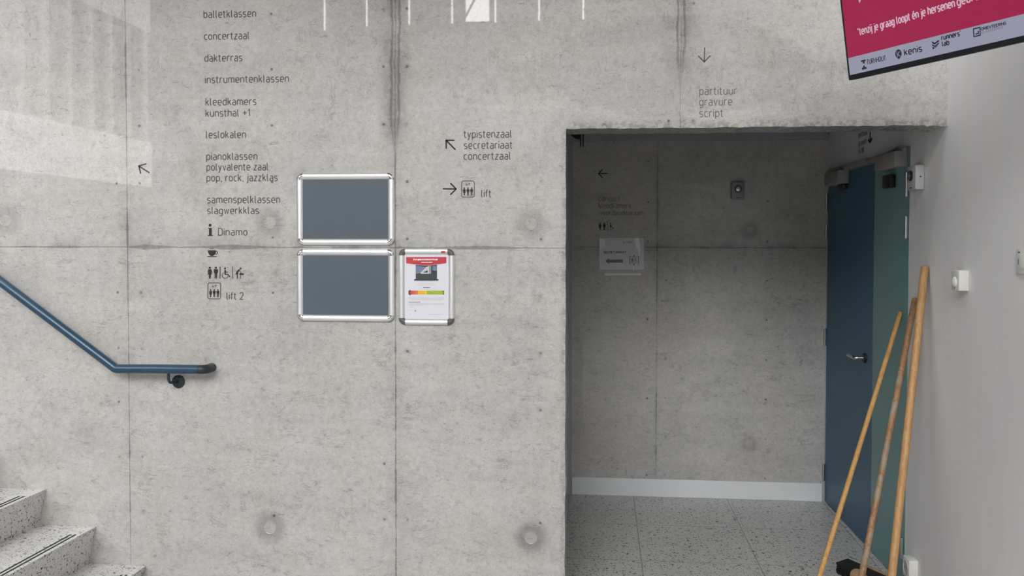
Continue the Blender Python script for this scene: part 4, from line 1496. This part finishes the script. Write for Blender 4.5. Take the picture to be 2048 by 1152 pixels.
# swivel arm to the wall
ctr = TV.p(TW / 2, THH / 2, -.05)
wy = ctr.y - .25
wx = 1.413 - .016 * (wy - WD)
mb = MB()
mb.box((TW / 2 - .12, THH / 2 - .12, -.065), (TW / 2 + .12, THH / 2 + .12, -.05), fr=TV)
mb.build('mount_plate', M_BLACK, tv)
mb = MB()
mb.tube([TV.p(TW / 2, THH / 2, -.06), V((wx - .03, wy, ctr.z))], .018, 14)
mb.box((wx - .03, wy - .07, ctr.z - .1), (wx, wy + .07, ctr.z + .1))
mb.build('wall_arm', M_BLACK, tv, 40)

# ------------------------------------------------------------------ brooms
def pt(x, y, Y):
    d = ray(x, y)
    return EYE + d * (Y / d.y)


def handle(p0, p1, r, mat, parent, n=18):
    mb = MB()
    d = (p1 - p0)
    L = d.length
    d.normalize()
    mb.tube([p0, p0 + d * (L - .012), p0 + d * (L - .005), p0 + d * (L - .001), p1], [r, r, r * .93, r * .72, r * .25], n)
    return mb.build('handle', mat, parent, 50)


def bristle_mass(mb, c, ax, dn, sd, L, Wd, H, n, m):
    """tapered tufts hanging from a block: c centre of the block's underside"""
    for i in range(n):
        for j in range(m):
            b = c + ax * (L * ((i + .5) / n - .5)) + sd * (Wd * ((j + .5) / m - .5))
            t_ = b + dn * (H * random.uniform(.93, 1.0)) + ax * random.uniform(-.006, .006) + sd * ((j + .5) / m - .5) * .03
            r = L / n * .62
            mb.tube([b - dn * .004, (b + t_) / 2, t_], [r, r * 1.05, r * .8], 5)


def broom(name, top, foot, r, mat, label, head_ax, brmat, blmat, L=.30, group='brooms leaning on the right wall'):
    th = thing(name, (foot.x, foot.y, 0), label, 'broom', group)
    d = (top - foot).normalized()
    handle(foot, top, r, mat, th)
    ax = V(head_ax).normalized()
    sd = d.cross(ax).normalized()
    ax = sd.cross(d).normalized()
    mb = MB()
    F = Frame(foot + d * .012, ax, sd)
    mb.prism(F, [(-L / 2, -.022), (-L / 2 + .02, -.03), (L / 2 - .02, -.03), (L / 2, -.022), (L / 2, .022), (L / 2 - .02, .03), (-L / 2 + .02, .03), (-L / 2, .022)], -.020, .012)
    mb.build('head_block', blmat, th, 40)
    mb = MB()
    bristle_mass(mb, foot - d * .006, ax, -d, sd, L - .02, .05, .06, 24, 4)
    mb.build('bristles', brmat, th)
    return th


def floorpt(x, y):
    d = ray(x, y)
    return EYE + d * (-CAM_H / d.z)


# handle tops rest against the wall or door edge
def on(fr, x, y, h):
    a, b = fr.at(x, y)
    return fr.p(a, b, h)


topR = pt(1858.5, 532, RIGHT.p(*RIGHT.at(1866, 540)).y)
topR = on(RIGHT, 1858.5, 532, .018)
topM = on(RIGHT, 1838, 596, .016)
topL = on(RIGHT, 1807.5, 624, .014) if False else on(DOORS, 1807.5, 624, .014)


def foot_on(x, y, ytarget, z):
    """point on the pixel's ray at height z"""
    d = ray(x, y)
    return EYE + d * ((z - CAM_H) / d.z)


HB = .075                                       # block height above the floor
footR = foot_on(1783.0, 1158, 0, .25)
footL = foot_on(1637.5, 1158, 0, .25)
# extend the visible handle lines a little below the picture's lower edge
def extend(top, foot, z):
    d = (foot - top).normalized()
    return foot + d * ((z - foot.z) / d.z)


footR = extend(topR, footR, HB)
footL = extend(topL, footL, HB)
broom('broom', topR, footR, .0165, M_W1, 'tallest broom with a thick pale pine handle against the right wall', (.55, -1, 0), M_BRISG, M_W4, .26)
broom('broom', topL, footL, .0105, M_W3, 'broom with a thin yellow pine handle, leftmost and lowest of the three', (1, .5, 0), M_BRIS, M_W4, .28)
footM = extend(topM, foot_on(1722.5, 1158, 0, .25), HB)
broom('broom', topM, footM, .0135, M_W2, 'broom with a weathered brown handle, standing between the other two', (1, -.35, 0), M_BRIS, M_W4, .26)
# a broom head without a handle lies on its side behind the handles
e0, e1 = foot_on(1698, 1117, 0, .06), foot_on(1774, 1150, 0, .06)
ax = (e1 - e0).normalized()
Lh = (e1 - e0).length
sd = V((0, 0, 1)).cross(ax).normalized()
if sd.y > 0:
    sd = -sd
cen = (e0 + e1) / 2
th = thing('floor_brush', (cen.x, cen.y, 0), 'black bristled floor brush with a tan wooden back, lying behind the broom handles', 'brush')
mb = MB()
F = Frame(e0 + ax * (Lh * .40), ax, V((0, 0, 1)))
mb.box((0, -.055, -.012), (Lh * .60, .002, .012), .003, F)
mb.build('head_block', M_W4, th, 40)
mb = MB()
for i in range(46):
    for j in range(7):
        b = e0 + ax * (Lh * (i + .5) / 46) + V((0, 0, -.052 + .052 * (j + .6) / 7)) + sd * .006
        t_ = b + sd * (.075 + random.uniform(-.006, .006)) + V((0, 0, random.uniform(-.004, .004) - .01))
        mb.tube([b, (b + t_) / 2, t_], [.005, .0052, .004], 5)
mb.build('bristles', M_BRIS, th)
# hand brush lying in front of it
c0 = foot_on(1707, 1146, 0, .085)
hbz = thing('hand_brush', (c0.x, c0.y - .1, 0), 'small hand brush with a rounded beige wooden end lying before the black floor brush', 'brush')
mb = MB()
dr = V((.25, -1, -.02)).normalized()
prof = []
for k in range(9):
    a = PI / 2 * k / 8
    prof.append((-.030 * math.cos(a) + .030, max(.0005, .030 * math.sin(a))))
prof += [(.10, .026), (.16, .022), (.26, .024), (.27, .012)]
mb.lathe(c0, dr, prof, 20)
mb.build('brush_body', M_W4, hbz, 50)
mb = MB()
bristle_mass(mb, c0 + dr * .12 + V((0, 0, -.012)), dr, V((-.55, 0, -.8)).normalized(), dr.cross(V((0, 0, 1))).normalized(), .16, .03, .06, 16, 3)
mb.build('bristles', M_BRISR, hbz)
